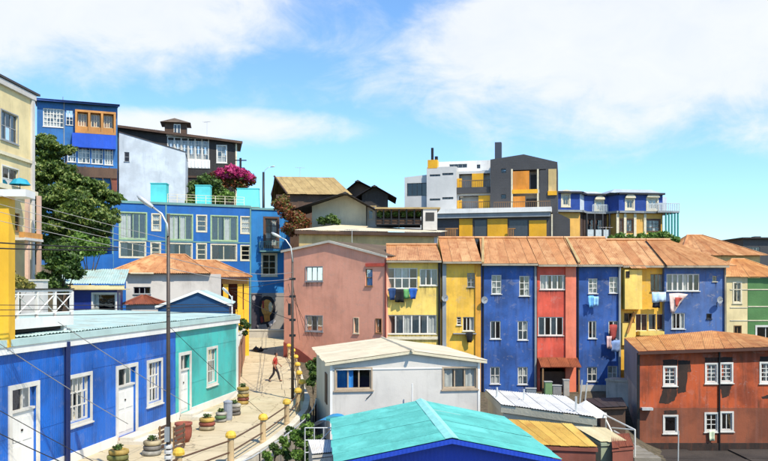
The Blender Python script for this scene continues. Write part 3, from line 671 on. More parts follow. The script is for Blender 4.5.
MB().tbox(f, 0, B.W + .05, .003, .12, zt - .02, zt + .2).obj('parapet_coping', G['green_trim'], B.root)
bz = B.z(270, 251); a, c = B.x(258.5), B.x(281)
bal = MB().tbox(f, a, c, .003, .8, bz - .12, bz).obj('balcony', G['green_trim'], B.root)
MB().tbox(f, a, c, .76, .8, bz + .95, bz + 1.0).obj('rail', G['green_trim'], bal)
for k in range(13): q = a + (c - a - .04) * k / 12; MB().tbox(f, q, q + .035, .765, .795, bz, bz + .95).obj('baluster', G['green_trim'], bal)
MB().tbox(f, a, a + .03, .01, .76, bz + .3, bz + .95).obj('side_rail', G['green_trim'], bal)
# mural wall at street level
zm = B.z(270, 293); mw = MB().tbox(f, 0, B.W, -.1, .0, 0, zm).obj('mural_wall', paint('mural_ground', '8b8680', .75, 'plaster', .4, .2), B.root)
def blot(pts, col, n, name='mural_shape'):
    mm = MB(); mm.poly([f(B.x(a), n, B.z(a, b)) for a, b in pts]); mm.obj(name, plain('mural_' + col, col, .75, 0, .2), mw)
def ring(cx, cy, rx, ry, a0=0, a1=360, k=14): return [(cx + rx * math.cos(R(a0 + (a1 - a0) * i / k)), cy - ry * math.sin(R(a0 + (a1 - a0) * i / k))) for i in range(k + 1)]
blot([(250.6, 294), (262, 294), (261, 314), (259, 331), (251, 331)], '3a3640', .006)
blot(ring(267, 308, 8.5, 12.5, -25, 205) + [(259.5, 322), (262, 329), (272, 326)], '1c1b22', .012)
blot(ring(267, 308, 5.8, 8.6, 0, 350), 'd69a4a', .018)
blot([(263.5, 314), (269.5, 313), (270, 321), (264.5, 322)], 'c98638', .024)
blot(ring(270.5, 307, 2.0, 5.0, 0, 350), 'e6d9b4', .024)
blot([(262, 301), (264, 300.5), (264.2, 308), (262.4, 309)], '9c3a2a', .024)
blot([(260, 317), (262.5, 316), (263.5, 322), (261, 323)], '8a2f2a', .026)
blot([(268, 323), (274, 319), (276, 321), (270, 327)], 'b9b4b4', .028)
blot(ring(254, 298, 2, 2.6, 0, 350), 'a59a96', .015)
blot([(257, 325), (266, 324), (268, 330), (258, 331)], '9a938c', .016)
# turquoise boxes on the hotel roof
def roofbox(px0, px1, py0, py1, label, lean=0):
    D_ = HOT.D((px0 + px1) / 2) + 1.5; a, b = P(px0, py1, D_), P(px1, py0, D_); w, h = b.x - a.x, b.z - a.z; z0 = HOT.zb + HZT + .16
    o = empty('roof_tank', (a.x, D_, z0), R(4), label, 'tank', 'turquoise boxes on the hotel roof'); h = b.z - z0
    MB().hexa([(0, 0, .1), (w, 0, .1), (w, 1.3, .1), (0, 1.3, .1), (0, lean, h), (w - .15 * lean, lean, h), (w - .15 * lean, 1.3 + lean * .2, h), (0, 1.3 + lean * .2, h)]).obj('box', paint('tank_turquoise', '5fd3d3', .45, 'metal', .12, .12, '6a9a9a'), o)
    MB().hexa([(-.06, lean - .06, h), (w + .06 - .15 * lean, lean - .06, h), (w + .06 - .15 * lean, 1.36 + lean * .2, h), (-.06, 1.36 + lean * .2, h), (-.06, lean - .06, h + .08), (w + .06 - .15 * lean, lean - .06, h + .08), (w + .06 - .15 * lean, 1.36 + lean * .2, h + .08), (-.06, 1.36 + lean * .2, h + .08)]).obj('lid', G['tank_turquoise'], o)
    MB().box(.1, w - .1, .1, 1.2, 0, .1).obj('stand', G['concrete'], o)
roofbox(150.5, 166, 183.5, 204, 'tall turquoise box on the hotel roof in front of the white wall')
roofbox(195.3, 209.8, 185.5, 204, 'middle turquoise box on the hotel roof beside green shrubs')
roofbox(236.3, 259, 188, 207, 'wide sloping turquoise box on the hotel roof below the pink bougainvillea', .7)

# ------------------------------------------------------------------ pale house with orange hipped roofs below the hotel
def hip(B, x0, x1, y0, y1, ze, zr, rx0, rx1, mat, n, over=.4):
    ym = (y0 + y1) / 2; a, b, c, d = (x0 - over, y0 - over, ze), (x1 + over, y0 - over, ze), (x1 + over, y1 + over, ze), (x0 - over, y1 + over, ze); r0, r1 = (rx0, ym, zr), (rx1, ym, zr)
    B.roof(a, b, r1, r0, n, mat); B.roof(c, d, r0, r1, n, mat)
    k = max(2, n // 2)
    B.roof(d, a, r0, r0, k, mat); B.roof(b, c, r1, r1, k, mat)
    for p, q in ((a, r0), (b, r1), (r0, r1)):
        if (Vector(p) - Vector(q)).length > .2: MB().tube([Vector(p) + Vector((0, 0, .08)), Vector(q) + Vector((0, 0, .08))], .07, 5).obj('ridge_cap', mat, B.root)
B = House('pale_house', 'weathered pale plaster house under orange hipped roofs below the blue hotel', 'house', 126, 60, 221, 61.5, 0, 8)
f = B.front; zt = B.z(172, 274); w = B.rect(133.5, 287, 150.5, 294)
B.wall(f, 0, B.W, 0, zt, G['pale_wall'], [w]); B.shell(zt, G['pale_wall']); B.window(f, w, 3, 1, G['grey_frame'], stain=True)
hip(B, B.x(112), B.x(205), 0, 8, zt, B.z(159, 258) + .35, B.x(150), B.x(184), G['rust_roof'], 9)
hip(B, B.x(180), B.x(247), .8, 8.5, zt - .25, B.z(200, 264) + .35, B.x(192), B.x(216), G['rust_roof'], 7)
MB().tbox(f, B.x(131), B.x(154), .35, .5, zt, zt + .1).obj('gutter', G['cream_frame'], B.root)
for px in (226, 240.5, 247): q = B.x(px); MB().tbox(f, q - .2, q + .2, -1.2, -.9, 0, zt - .3).obj('porch_post', G['yellow_wall'], B.root)
MB().tbox(f, B.x(222), B.x(248), -1.25, -.85, zt - .75, zt - .3).obj('porch_beam', G['orange_wood'], B.root)
MB().tbox(f, B.x(222), B.x(250), -4.5, -4.3, 0, zt - .3).obj('porch_back', G['brick_wall'], B.root)
MB().tbox(f, B.x(236), B.x(249), -1.3, -.95, 0, B.z(240, 310)).obj('porch_parapet', G['yellow_wall'], B.root)
B = House('rusty_roof_shed', 'low shed with rusty brown hipped roof behind the turquoise roof', 'shed', 126, 51, 163, 51.5, 0, 4)
zt = B.z(145, 305); B.wall(B.front, 0, B.W, 0, zt, G['pale_wall']); B.shell(zt, G['pale_wall']); hip(B, 0, B.W, 0, 4, zt, B.z(141, 296) - .05, B.x(140), B.x(143), G['rust_dark'], 4, .25)
# ------------------------------------------------------------------ boundary wall at the far left of the street
bw = empty('boundary_wall', (-7.85, 43.6, 0), 0, 'brown plastered boundary wall lining the street past the turquoise house', 'wall')
pts = [(43.6, -7.95), (52, -9.3), (60, -10.45), (66, -11.4)]
for i in range(3):
    (d0, x0), (d1, x1) = pts[i], pts[i + 1]; h0, h1 = 2.5 - .25 * i, 2.5 - .25 * i
    z0, z1 = street_z(d0), street_z(d1)
    MB().hexa([(x0 + 7.85, d0 - 43.6, -.3), (x1 + 7.85, d1 - 43.6, -.3), (x1 + 7.6, d1 - 43.6, -.3), (x0 + 7.6, d0 - 43.6, -.3), (x0 + 7.85, d0 - 43.6, z0 + h0), (x1 + 7.85, d1 - 43.6, z1 + h1), (x1 + 7.6, d1 - 43.6, z1 + h1), (x0 + 7.6, d0 - 43.6, z0 + h0)]).obj('wall_panel', paint('brown_plaster', 'a8765a', .8, 'plaster', .45, .3), bw)
    MB().hexa([(x0 + 7.9, d0 - 43.6, z0 + h0), (x1 + 7.9, d1 - 43.6, z1 + h1), (x1 + 7.55, d1 - 43.6, z1 + h1), (x0 + 7.55, d0 - 43.6, z0 + h0), (x0 + 7.9, d0 - 43.6, z0 + h0 + .1), (x1 + 7.9, d1 - 43.6, z1 + h1 + .1), (x1 + 7.55, d1 - 43.6, z1 + h1 + .1), (x0 + 7.55, d0 - 43.6, z0 + h0 + .1)]).obj('coping', G['pale_concrete'], bw)
lw = MB().box(0, 4.2, 0, .5, -.3, .75).obj('wall_block', G['concrete'], empty('low_wall', (-13.9, 79.5, .6), R(3), 'low pale concrete wall across the street below the mural', 'wall'))
MB().box(-.05, 4.25, -.06, .56, .75, .87).obj('coping', G['pale_concrete'], lw.parent)

# ------------------------------------------------------------------ pink house
B = House('pink_house', 'large salmon pink house with shallow gable at the end of the street', 'house', 284, 62, 386.2, 56.8, -2, 9)
f = B.front; zl, za, zr = B.z(284, 251), B.z(329.5, 242), B.z(386, 256.5)
w = [B.rect(306, 267, 322.5, 281), B.rect(306, 316, 322.5, 331), B.rect(365.5, 269, 372.5, 286), B.rect(354, 318, 358.5, 333), B.rect(376, 319, 381.3, 332.5)]
zlo = min(zl, zr) - .01
B.wall(f, 0, B.W, 0, zlo, G['pink_wall'], w, top=[(0, zl), (B.x(329.5), za), (B.W, zr)]); B.shell(zlo, G['pink_wall'])
B.window(f, w[0], 3, 1, G['grey_frame'], cur=[(0, .3), (.7, 1)], inset=.05, cas=.05, stain=True); B.window(f, w[1], 3, 1, G['grey_frame'], cur=[(.35, .6)], inset=.05, cas=.05, stain=True)
B.window(f, w[2], 1, 2, G['wood_frame'], cur=[(0, 1)], cmat=G['blue_curtain']); B.window(f, w[3], 2, 1, G['cream_frame'], cas=.04); B.window(f, w[4], 2, 1, G['wood_frame'], cas=.04)
MB().tbox(f, B.x(366), B.x(385.6), .004, .09, B.z(376, 266.5), B.z(376, 263.3)).obj('lintel', G['row_red'], B.root)
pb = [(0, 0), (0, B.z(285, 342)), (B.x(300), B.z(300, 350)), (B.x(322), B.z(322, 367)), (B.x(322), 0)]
MB().prism([f(a, .02, b) for a, b in pb], Vector(f(0, .05, 0)) - Vector(f(0, 0, 0))).obj('shaded_base', G['pink_base'], B.root)  # brick base with its slanting shade put into a darker colour
xa = B.x(329.5)
for (e, z_) in ((-.2, zl), (B.W + .1, zr)):
    k = -.05 if e < 0 else -.02
    MB().hexa([f(xa, .02, za - .05), f(e, .02, z_ + k - .08), f(e, .16, z_ + k - .08), f(xa, .16, za - .05), f(xa, .02, za + .12), f(e, .02, z_ + k + .08), f(e, .16, z_ + k + .08), f(xa, .16, za + .12)]).obj('barge_board', G['pale_concrete'], B.root)
    B.roof((e, -.15, z_ + .0), (e, 9, z_), (xa, 9, za), (xa, -.15, za), 8, G['tan_dark'])
MB().tbox(f, B.W - .1, B.W + .02, .004, .06, 0, zr - .2).obj('corner_strip', G['pink_base'], B.root)
PINK = B

# ------------------------------------------------------------------ row of painted houses
RD = 57.0; RZ = -1.75
def rowhouse(name, label, pl, pr, eave, mat, wins, base=RZ, roofmat='rust_roof', ridge=239, nroof=None, D0=RD, extra_holes=(), rl=None, rr=None, dep=8, sidemat=None):
    B = House(name, label, 'house', pl, D0, pr, D0, base, dep, 'row of painted houses')
    zt = B.z(pl, eave); W = [B.rect(*w[0]) for w in wins]; H = [B.rect(*h) for h in extra_holes]
    B.wall(B.front, 0, B.W, 0, zt, mat, W + H); B.shell(zt, sidemat or mat)
    for w, r in zip(wins, W): B.window(B.front, r, stain=True, **w[1])
    zr = ZC + (HY - ridge) / F * (D0 + 4) - base
    n = nroof or max(3, round(B.W / .75)); o = .5
    B.roof((0, -o, zt + .05), (B.W, -o, zt + .05), (B.x(rr) if rr else B.W, 4, zr), (B.x(rl) if rl else 0, 4, zr), n, G[roofmat])
    B.roof((B.W, 8.4, zt + .05), (0, 8.4, zt + .05), (B.x(rl) if rl else 0, 4, zr), (B.x(rr) if rr else B.W, 4, zr), n, G[roofmat])
    m = MB()
    for q in (0, B.W): m = MB(); m.poly([(q + (.01 if q == 0 else -.01), 0, zt), (q + (.01 if q == 0 else -.01), 8, zt), (q + (.01 if q == 0 else -.01), 4, zr - .02)]); (m.obj('gable', sidemat or mat, B.root) if not (rr and q) else None)
    MB().box(0.0, B.W, -.58, -.46, zt - .06, zt + .08).obj('gutter', G['pale_zinc'] if 'pale_zinc' in G else paint('pale_zinc', '9d937e', .6, 'metal', .6, .3), B.root)
    MB().box(0.004, B.W - .004, -.46, -.004, zt - .03, zt + .0).obj('soffit', G['pale_zinc'], B.root)
    MB().tube([(0, 4, zr + .1), (B.x(rr) if rr else B.W, 4, zr + .1)], .12, 6).obj('ridge_cap', G[roofmat], B.root)
    return B, zt, zr
WF, CF = G['white_frame'], G['cream_frame']
def w1(**k): d = dict(nx=2, nz=3, cur=[(0, .3)], fw=.06, inset=.06); d.update(k); return d
Y1, zt, zr = rowhouse('pale_yellow_house', 'pale yellow house with wide window bands and washing beside the pink house', 386.3, 441, 262, G['row_pale_yellow'], [
    ((386.5, 268, 417.5, 288.5), dict(nx=4, nz=2, cur=[(.27, .5), (.52, .7)], fw=.06, inset=.05, bar=.045)), ((419.8, 269, 437.5, 285.5), dict(nx=3, nz=1, cur=[(0, .35), (.55, .95)], fw=.06, inset=.05, bar=.04)),
    ((386.8, 315, 436.5, 334), dict(nx=6, nz=1, cur=[(.2, .32), (.36, .65), (.7, .98)], fw=.06, inset=.05, bar=.05))], ridge=246)
MB().tbox(Y1.front, Y1.x(386.5), Y1.x(440), .004, .12, Y1.z(400, 339.5), Y1.z(400, 336.5)).obj('ledge', G['cream_frame'], Y1.root)
MB().tube([(Y1.W - .12, -.12, 0), (Y1.W - .12, -.12, zt)], .1, 8).obj('drainpipe', G['dark_metal'], Y1.root)
Y2, zt, zr = rowhouse('golden_yellow_house', 'golden yellow house with three small windows between pale yellow and blue houses', 442.3, 480.7, 263, G['row_yellow'], [
    ((467.3, 273, 474.8, 287), dict(nx=2, nz=3, fm=G['grey_frame'], fw=.05)), ((456.8, 317, 461.2, 325), dict(nx=1, nz=3, fm=WF, fw=.05)), ((462.8, 317, 474, 331), dict(nx=3, nz=1, fm=WF, cur=[(.68, .98)], fw=.05))])
MB().tbox(Y2.front, 0, .28, .004, .07, 0, zt - .05).obj('pilaster', G['grey_zinc'], Y2.root); MB().tbox(Y2.front, Y2.W - .4, Y2.W - .002, .004, .12, 0, zt - .05).obj('pilaster', paint('amber_wall', 'd99a28', .6, 'plaster', .3, .2), Y2.root)
MB().tbox(Y2.front, Y2.x(453), Y2.x(476), .004, .3, Y2.z(465, 334), Y2.z(465, 333)).obj('clothes_shelf', G['grey_frame'], Y2.root)
cu = [[(0, .35)], [(.5, 1)], [(0, .25)], [(.6, 1)], [(0, .5), (.6, 1)], [(.0, 1)]]
B1, zt, zr = rowhouse('blue_row_house', 'dark blue three storey house with six windows left of the red house', 481, 536.5, 265, G['row_blue'], [
    ((491.5, 275, 501.5, 294), w1(cur=cu[4])), ((519.3, 276, 529.5, 296), w1(cur=cu[1])), ((490.3, 321, 500.7, 339), w1(nx=2, nz=1, cur=cu[0])), ((517.8, 321, 527.8, 340), w1(nx=2, nz=2, cur=cu[4])),
    ((490.2, 367, 500, 384), w1(nx=2, nz=2, cur=cu[5])), ((517.8, 367, 527.8, 384.5), w1(nx=2, nz=2, cur=cu[5]))], rl=486, nroof=6)
MB().tube([(B1.W - .1, -.1, 0), (B1.W - .1, -.1, zt)], .09, 8).obj('drainpipe', G['grey_zinc'], B1.root); MB().tube([(.14, -.1, 0), (.14, -.1, zt)], .05, 8).obj('drainpipe', G['dark_metal'], B1.root)
RDH, zt, zr = rowhouse('red_row_house', 'bright red house with two curtained window bands and a rusty awning', 537.2, 575.7, 266, G['row_red'], [
    ((540, 275, 569.5, 289.5), dict(nx=5, nz=1, cur=[(0, .3), (.45, .55), (.7, 1)], fw=.06, inset=.05, bar=.045)), ((538.2, 317, 563.3, 335.5), dict(nx=4, nz=1, cur=[(.0, .3), (.5, .72)], fw=.06, inset=.05, bar=.045))],
    extra_holes=[(540, 368, 574.5, 391)])
MB().tbox(RDH.front, RDH.W - .75, RDH.W - .002, .004, .14, 0, zt - .05).obj('pilaster', G['row_orange_red'], RDH.root)
aw = RDH; z0, z1 = aw.z(556, 359.5), aw.z(556, 366)
aw.roof((aw.x(537.5), -1.3, z1), (aw.x(577), -1.3, z1), (aw.x(577), -.02, z0 + .1), (aw.x(537.5), -.02, z0 + .1), 4, G['rust_dark'], name='awning_sheet')
for px in (539.5, 575): q = aw.x(px); MB().box(q - .05, q + .05, -1.25, -1.15, 0, z1).obj('awning_post', G['wood_frame'], aw.root)
MB().box(aw.x(541), aw.x(574), .3, .34, aw.z(556, 391), aw.z(556, 372)).obj('shop_partition', G['brown_wood'], aw.root)
B2, zt, zr = rowhouse('blue_row_house', 'dark blue three storey house with pale blue washing right of the red house', 576.3, 620.5, 266, G['row_blue'], [
    ((588.4, 278.5, 597.5, 293.5), w1(cur=cu[4])), ((609.2, 277, 618.2, 293), w1(cur=cu[5])), ((588.4, 321, 596.5, 338.5), w1(nx=2, nz=1, cur=[(.4, 1)])), ((608.6, 321, 618.4, 339), w1(nx=2, nz=2, cur=cu[1])),
    ((587.3, 367, 597.2, 381.5), w1(nx=2, nz=2, cur=cu[4])), ((607.6, 366, 617.6, 380.5), w1(nx=2, nz=2, cur=cu[5]))])
MB().tbox(B2.front, .02, B2.W - .02, .004, .05, 0, B2.z(600, 385)).obj('whitewashed_base', paint('old_whitewash', 'b9b4aa', .8, 'plaster', .5, .25), B2.root)
MB().tube([(B2.W - .1, -.12, 0), (B2.W - .1, -.12, zt)], .09, 8).obj('drainpipe', G['grey_zinc'], B2.root); MB().tube([(.1, -.1, 0), (.1, -.1, zt)], .06, 8).obj('drainpipe', G['dark_metal'], B2.root)
Y3, zt, zr = rowhouse('yellow_row_house', 'yellow house with projecting bay and lower window band behind the rusty red roof', 621, 664, 267, G['row_yellow'], [
    ((650.5, 274, 663, 291.5), dict(nx=3, nz=1, fm=G['wood_frame'], cur=[(.6, 1)], fw=.05)), ((635.5, 314, 647.5, 331), dict(nx=2, nz=1, fm=CF, cur=[(.0, .9)], cmat=G['red_curtain'])), ((648.5, 314, 656, 330), dict(nx=1, nz=1, fm=CF, cur=[(0, .6)])), ((656.8, 314, 663.2, 330), dict(nx=1, nz=1, fm=CF, cur=[(0, .9)], cmat=G['red_curtain'])),
    ((624, 313, 634, 322), dict(nx=2, nz=1, fm=G['wood_frame']))], D0=57.4, ridge=241)
a, c = Y3.x(622), Y3.x(639); b_, d_ = Y3.z(630, 309), Y3.z(630, 270)
by = MB().box(a, c, -.7, -.004, b_, d_).obj('bay', G['row_pale_yellow'], Y3.root)
Y3.roof((Y3.x(627), -.95, d_ + .05), (Y3.x(642.5), -.95, d_ + .05), (Y3.x(642.5), -.05, d_ + .4), (Y3.x(627), -.05, d_ + .4), 3, G['rust_roof'], name='bay_roof_sheet', waves=3)
MB().box(Y3.x(623), Y3.x(626.5), -.75, -.705, d_ - .55, d_ - .1).obj('bay_vent', G['dark_inside'], Y3.root)
MB().tbox(Y3.front, Y3.x(637), Y3.x(661), .004, .7, Y3.z(650, 335), Y3.z(650, 331)).obj('ledge', G['row_pale_yellow'], Y3.root)
MB().tube([(Y3.x(626), -.3, Y3.z(626, 333)), (Y3.x(633), -.3, Y3.z(633, 312))], .09, 6).obj('stair_stringer', G['orange_wood'], Y3.root)
MB().tbox(Y3.front, Y3.x(621.5), Y3.x(635), .004, .2, Y3.z(628, 345), Y3.z(628, 323)).obj('stair_parapet', G['row_pale_yellow'], Y3.root)
B3, zt, zr = rowhouse('blue_end_house', 'faded blue corrugated house at the right end of the row with hanging flag', 664.4, 726, 267, G['row_blue_worn'], [
    ((666.5, 274, 699.5, 291), dict(nx=6, nz=1, cur=[(0, .65)], fw=.06, inset=.05, bar=.05)), ((712.5, 276, 716.8, 281.5), dict(nx=1, nz=1, fm=CF)), ((707, 314, 711, 318.5), dict(nx=1, nz=1, fm=G['dark_frame'], cas=.03)),
    ((671.5, 313, 685, 329), dict(nx=3, nz=1, cur=[(0, .2), (.7, 1)], fw=.06, inset=.05))], ridge=241, rr=690)
B3.roof((B3.W + .5, -.5, zt + .05), (B3.W + .5, 8.4, zt + .05), (B3.x(690), 4, zr), (B3.x(690), 4, zr), 9, G['rust_roof'])
B3.roof((B3.W, -.5, zt + .05), (B3.W + .5, -.5, zt + .05), (B3.x(690), 4, zr), (B3.x(690), 4, zr), 1, G['rust_roof'])
MB().tube([(B3.W - .1, -.1, 0), (B3.W - .1, -.1, zt)], .07, 8).obj('drainpipe', G['pale_zinc'], B3.root)
# cream verge strips where the roofs step
for BB, px0, px1 in ((B1, 480.5, 489), (B2, 576.2, 578)):
    q0, q1 = BB.x(px0), BB.x(px1); zt_ = BB.z(490, 264); zr_ = ZC + (HY - 239) / F * (RD + 4) - RZ
    MB().hexa([(q0, -.5, zt_ + .08), (q0 + .2, -.5, zt_ + .08), (q1 + .16, 4, zr_ + .06), (q1, 4, zr_ + .06), (q0, -.5, zt_ + .16), (q0 + .2, -.5, zt_ + .16), (q1 + .16, 4, zr_ + .14), (q1, 4, zr_ + .14)]).obj('verge_strip', G['tan_roof'], BB.root)

# ------------------------------------------------------------------ washing
def cloth(name, label, px0, py0, px1, py1, D_, col, shape='towel', group='washing hung out on the row of houses'):
    c = P((px0 + px1) / 2, py0, D_); w = (px1 - px0) / F * D_; h = (py1 - py0) / F * D_
    if shape == 'shirt': out = [(-.5, 0), (-.22, .04), (.22, .04), (.5, 0), (.46, -.34), (.3, -.3), (.3, -1), (-.3, -1), (-.3, -.3), (-.46, -.34)]
    elif shape == 'trousers': out = [(-.42, 0), (.42, 0), (.5, -1), (.12, -.97), (0, -.35), (-.12, -1), (-.5, -.96)]
    elif shape == 'flag': out = [(-.5, 0), (.0, .02), (.5, -.04), (.1, -.45), (-.25, -1), (-.42, -.9)]
    else: out = [(-.5, 0), (0, -.02), (.5, 0), (.48, -.95), (.1, -1), (-.46, -.97)]
    bm = bmesh.new(); vs = [bm.verts.new((a * w, 0, b * h)) for a, b in out]; bm.faces.new(vs)
    bmesh.ops.triangulate(bm, faces=bm.faces); bmesh.ops.subdivide_edges(bm, edges=bm.edges, cuts=3, use_grid_fill=True)
    ph = random.random() * 6
    for v in bm.verts: v.co.y = .035 * math.sin(v.co.x * 22 / max(.4, w) * .4 + ph) * (.3 - v.co.z / max(h, .1)) - .02 * math.sin(v.co.z * 9 + ph)
    me = bpy.data.meshes.new(name); bm.to_mesh(me); bm.free(); me.materials.append(plain('cloth_' + col, col, .9, 0, .18))
    me.polygons.foreach_set('use_smooth', [True] * len(me.polygons))
    o = bpy.data.objects.new(name, me); COL.objects.link(o); o.location = c
    md = o.modifiers.new('thickness', 'SOLIDIFY'); md.thickness = .012
    return tag(o, label, 'laundry', group)
LD = RD - .35
cloth('hanging_shirt', 'navy shirt hanging leftmost under the pale yellow house windows', 388.5, 288.5, 396, 300, LD, '24406a', 'shirt')
cloth('hanging_trousers', 'black trousers hanging under the pale yellow house windows', 395, 289, 404, 302.5, LD, '17181c', 'trousers')
cloth('hanging_towel', 'green towel hanging under the pale yellow house windows', 403.5, 289, 409.5, 299, LD, '5f9a5c', 'towel')
cloth('hanging_shirt', 'blue shirt hanging rightmost under the pale yellow house windows', 409, 288.5, 417, 299, LD, '1f55a4', 'shirt')
cloth('hanging_shirt', 'small black top hanging below the golden yellow house window', 466, 332.5, 473, 342.5, LD, '16161a', 'shirt')
cloth('hanging_shirt', 'pale blue shirt hanging on the dark blue house', 588, 296, 594, 307.5, LD, '6fb2e6', 'shirt')
cloth('hanging_towel', 'sky blue towel beside the pale blue shirt on the dark blue house', 593.5, 296.5, 598.5, 306, LD, '8fc4ea', 'towel')
cloth('hanging_shirt', 'red shirt hanging at a dark blue house window', 609.5, 325, 617, 340, LD, '9c4038', 'shirt')
cloth('hanging_towel', 'blue and white towel hanging below the red shirt', 611, 340, 620, 352, LD, '7c94bc', 'towel')
cloth('hanging_cloth', 'pale pink cloth beside the red shirt on the dark blue house', 606.5, 336, 612, 349, LD, 'c9a6a0', 'towel')
cloth('hanging_towel', 'light blue towel hanging below the yellow house window', 652, 292, 659, 303, LD, 'a9cce6', 'towel')
cloth('hanging_towel', 'pale blue towel next to the blue end house window', 658.5, 292, 666, 302, LD, 'c0d8ea', 'towel')
cloth('hanging_trousers', 'black trousers hanging behind the light blue towel', 652.5, 297, 660, 308, LD + .12, '1c2030', 'trousers')
cloth('hanging_flag', 'white and red cloth drawn to a point below the blue end house windows', 669, 293.5, 688, 314, LD, 'd9c4b8', 'flag')
cloth('hanging_cloth', 'red folded cloth within the white flag on the blue end house', 675, 297.5, 682.5, 307, LD - .06, 'a8483c', 'flag')
plain('taupe_frame', 'a8957c', .6); sheetmetal('villa_roof', 'a9b4be', 'b6bfc8', '8a8a88', .2)
# ------------------------------------------------------------------ white house in the centre
B = House('white_bungalow', 'white clad house with cream gable roof and two windows in the centre', 'house', 330, 33, 480, 34.0, -2.8, 7.6)
f = B.front; ze = B.z(400, 362); za = B.z(411, 352.5)
w = [B.rect(336, 369, 371, 389), B.rect(443.5, 368, 476, 388)]
B.wall(f, 0, B.W, 0, ze, G['white_zinc'], w, top=[(0, ze), (B.x(411), za), (B.W, ze)]); B.shell(ze, G['white_zinc'])
B.window(f, w[0], 3, 1, G['taupe_frame'], cas=.06, cur=[(.02, .5)], cmat=G['blue_curtain'], fw=.05, inset=.05); B.window(f, w[1], 3, 1, G['taupe_frame'], cas=.06, cur=[(0, .3), (.38, .62), (.7, 1)], fw=.05, inset=.05)
xa = B.x(411)
for e in (-.22, B.W + .25):
    B.roof((e, -.22, ze - .02), (e, 7.9, ze - .02), (xa, 7.9, za + .04), (xa, -.22, za + .04), 9, G['cream_roof'])
    k = 1 if e < 0 else -1
    MB().hexa([f(xa, .14, za - .04), f(e, .14, ze - .10), f(e, .21, ze - .10), f(xa, .21, za - .04), f(xa, .14, za + .07), f(e, .14, ze + .01), f(e, .21, ze + .01), f(xa, .21, za + .07)]).obj('barge_board', G['shed_cream'], B.root)
MB().tube([(xa, -.45, za + .11), (xa, 7.9, za + .11)], .07, 6).obj('ridge_cap', G['cream_roof'], B.root)
MB().tbox(f, .0, B.W, .003, .03, B.z(400, 374) + .2, B.z(400, 374) + .24).obj('cladding_joint', G['white_trim'], B.root)
MB().tbox(f, 0, .1, .003, .035, 0, ze).obj('corner_board', G['white_trim'], B.root); MB().tbox(f, B.W - .1, B.W, .003, .035, 0, ze).obj('corner_board', G['white_trim'], B.root)
MB().tube([f(B.x(366), .05, B.z(366, 399)), f(B.x(372), .05, B.z(372, 393))], .015, 5).obj('cable', G['dark_metal'], B.root)
MB().tbox(B.left, 1.2, 2.2, .0, .04, ze - 1.9, ze - .6).obj('side_shutter', G['brown_wood'], B.root)
q = B.x(410); MB().tube([f(q, .5, B.z(410, 405)), f(q, .5, B.z(410, 382))], .03, 6).obj('vent_pipe', G['white_trim'], B.root)

# ------------------------------------------------------------------ turquoise roofed house in front
B = House('turquoise_roof_house', 'vivid blue house under a broad turquoise gable roof in the foreground', 'house', 338, 20.2, 553, 20.6, -3, 6.3)
f = B.front; ze = B.z(445, 460); za = B.z(450, 438.5); xa = B.x(450)
B.wall(f, 0, B.W, 0, ze, G['teal_front_blue'], top=[(0, ze), (xa, za), (B.W, ze)]); B.shell(ze, G['teal_front_blue'])
for e in (-.12, B.W + .12):
    B.roof((e, -.35, ze - .01), (e, 6.4, ze - .01), (xa, 6.4, za + .02), (xa, -.35, za + .02), 7, G['teal_roof'], amp=.012, waves=8)
    MB().hexa([f(xa, .30, za - .07), f(e, .30, ze - .1), f(e, .345, ze - .1), f(xa, .345, za - .07), f(xa, .30, za + .05), f(e, .30, ze + .02), f(e, .345, ze + .02), f(xa, .345, za + .05)]).obj('barge_board', G['teal_front_blue'], B.root)
MB().prism([(xa - .17, -.36, za + .06), (xa, -.36, za + .13), (xa + .17, -.36, za + .06), (xa, -.36, za + .09)], (0, 6.76, 0)).obj('ridge_cap', G['teal_cap'] if 'teal_cap' in G else plain('teal_cap', '8fd6cc', .5), B.root)
MB().box(-.3, B.W - .6, 6.45, 6.9, ze - .05, ze + .02).obj('rear_gutter', plain('teal_dark', '2a7f86', .5), B.root)

# ------------------------------------------------------------------ white flat roof shed
def freeshed(name, label, cat, top, th, mat_roof, mat_wall, zb, nsheet=5, inset=.12, amp=.015):
    """top: four world corners front-left, front-right, back-right, back-left of the roof"""
    c = [Vector(p) for p in top]; o = c[0]; rt = empty(name, (o.x, o.y, zb), 0, label, cat)
    l = [p - Vector((o.x, o.y, zb)) for p in c]; mid = sum(l, Vector()) / 4
    q = [mid + (p - mid) * (1 - inset) for p in l]
    for i in range(4):
        a, b = q[i], q[(i + 1) % 4]
        MB().quad((a.x, a.y, 0), (b.x, b.y, 0), (b.x, b.y, b.z - th - .03), (a.x, a.y, a.z - th - .03)).obj('wall', mat_wall, rt)
    MB().hexa([p - Vector((0, 0, th)) for p in l] + [p - Vector((0, 0, .02)) for p in l]).obj('roof_edge', mat_wall, rt)
    H = House.__new__(House); H.root = rt
    H.roof(l[0], l[1], l[2], l[3], nsheet, mat_roof, amp=amp, lift=.03)
    return rt
z = 1.0
def atz(px, py, z): D_ = (ZC - z) * F / (py - HY); return P(px, py, D_)
rt = freeshed('flat_white_shed', 'shed with broad white flat roof and beige wall below the dark blue house', 'shed', [atz(501, 405, 1.0), atz(597, 418, .8), atz(566, 397, 1.05), atz(485, 390, 1.1)], .3, G['white_roof'], G['shed_cream'], -2.6, 6, .06)
for px, py in ((497, 398), (524, 400), (576, 408)):
    p = atz(px, py, 1.05); MB().tube([(p.x - rt.location.x, p.y - rt.location.y, 3.5), (p.x - rt.location.x, p.y - rt.location.y, 4.1)], .04, 6).obj('vent_pipe', G['lamp_grey'], rt)
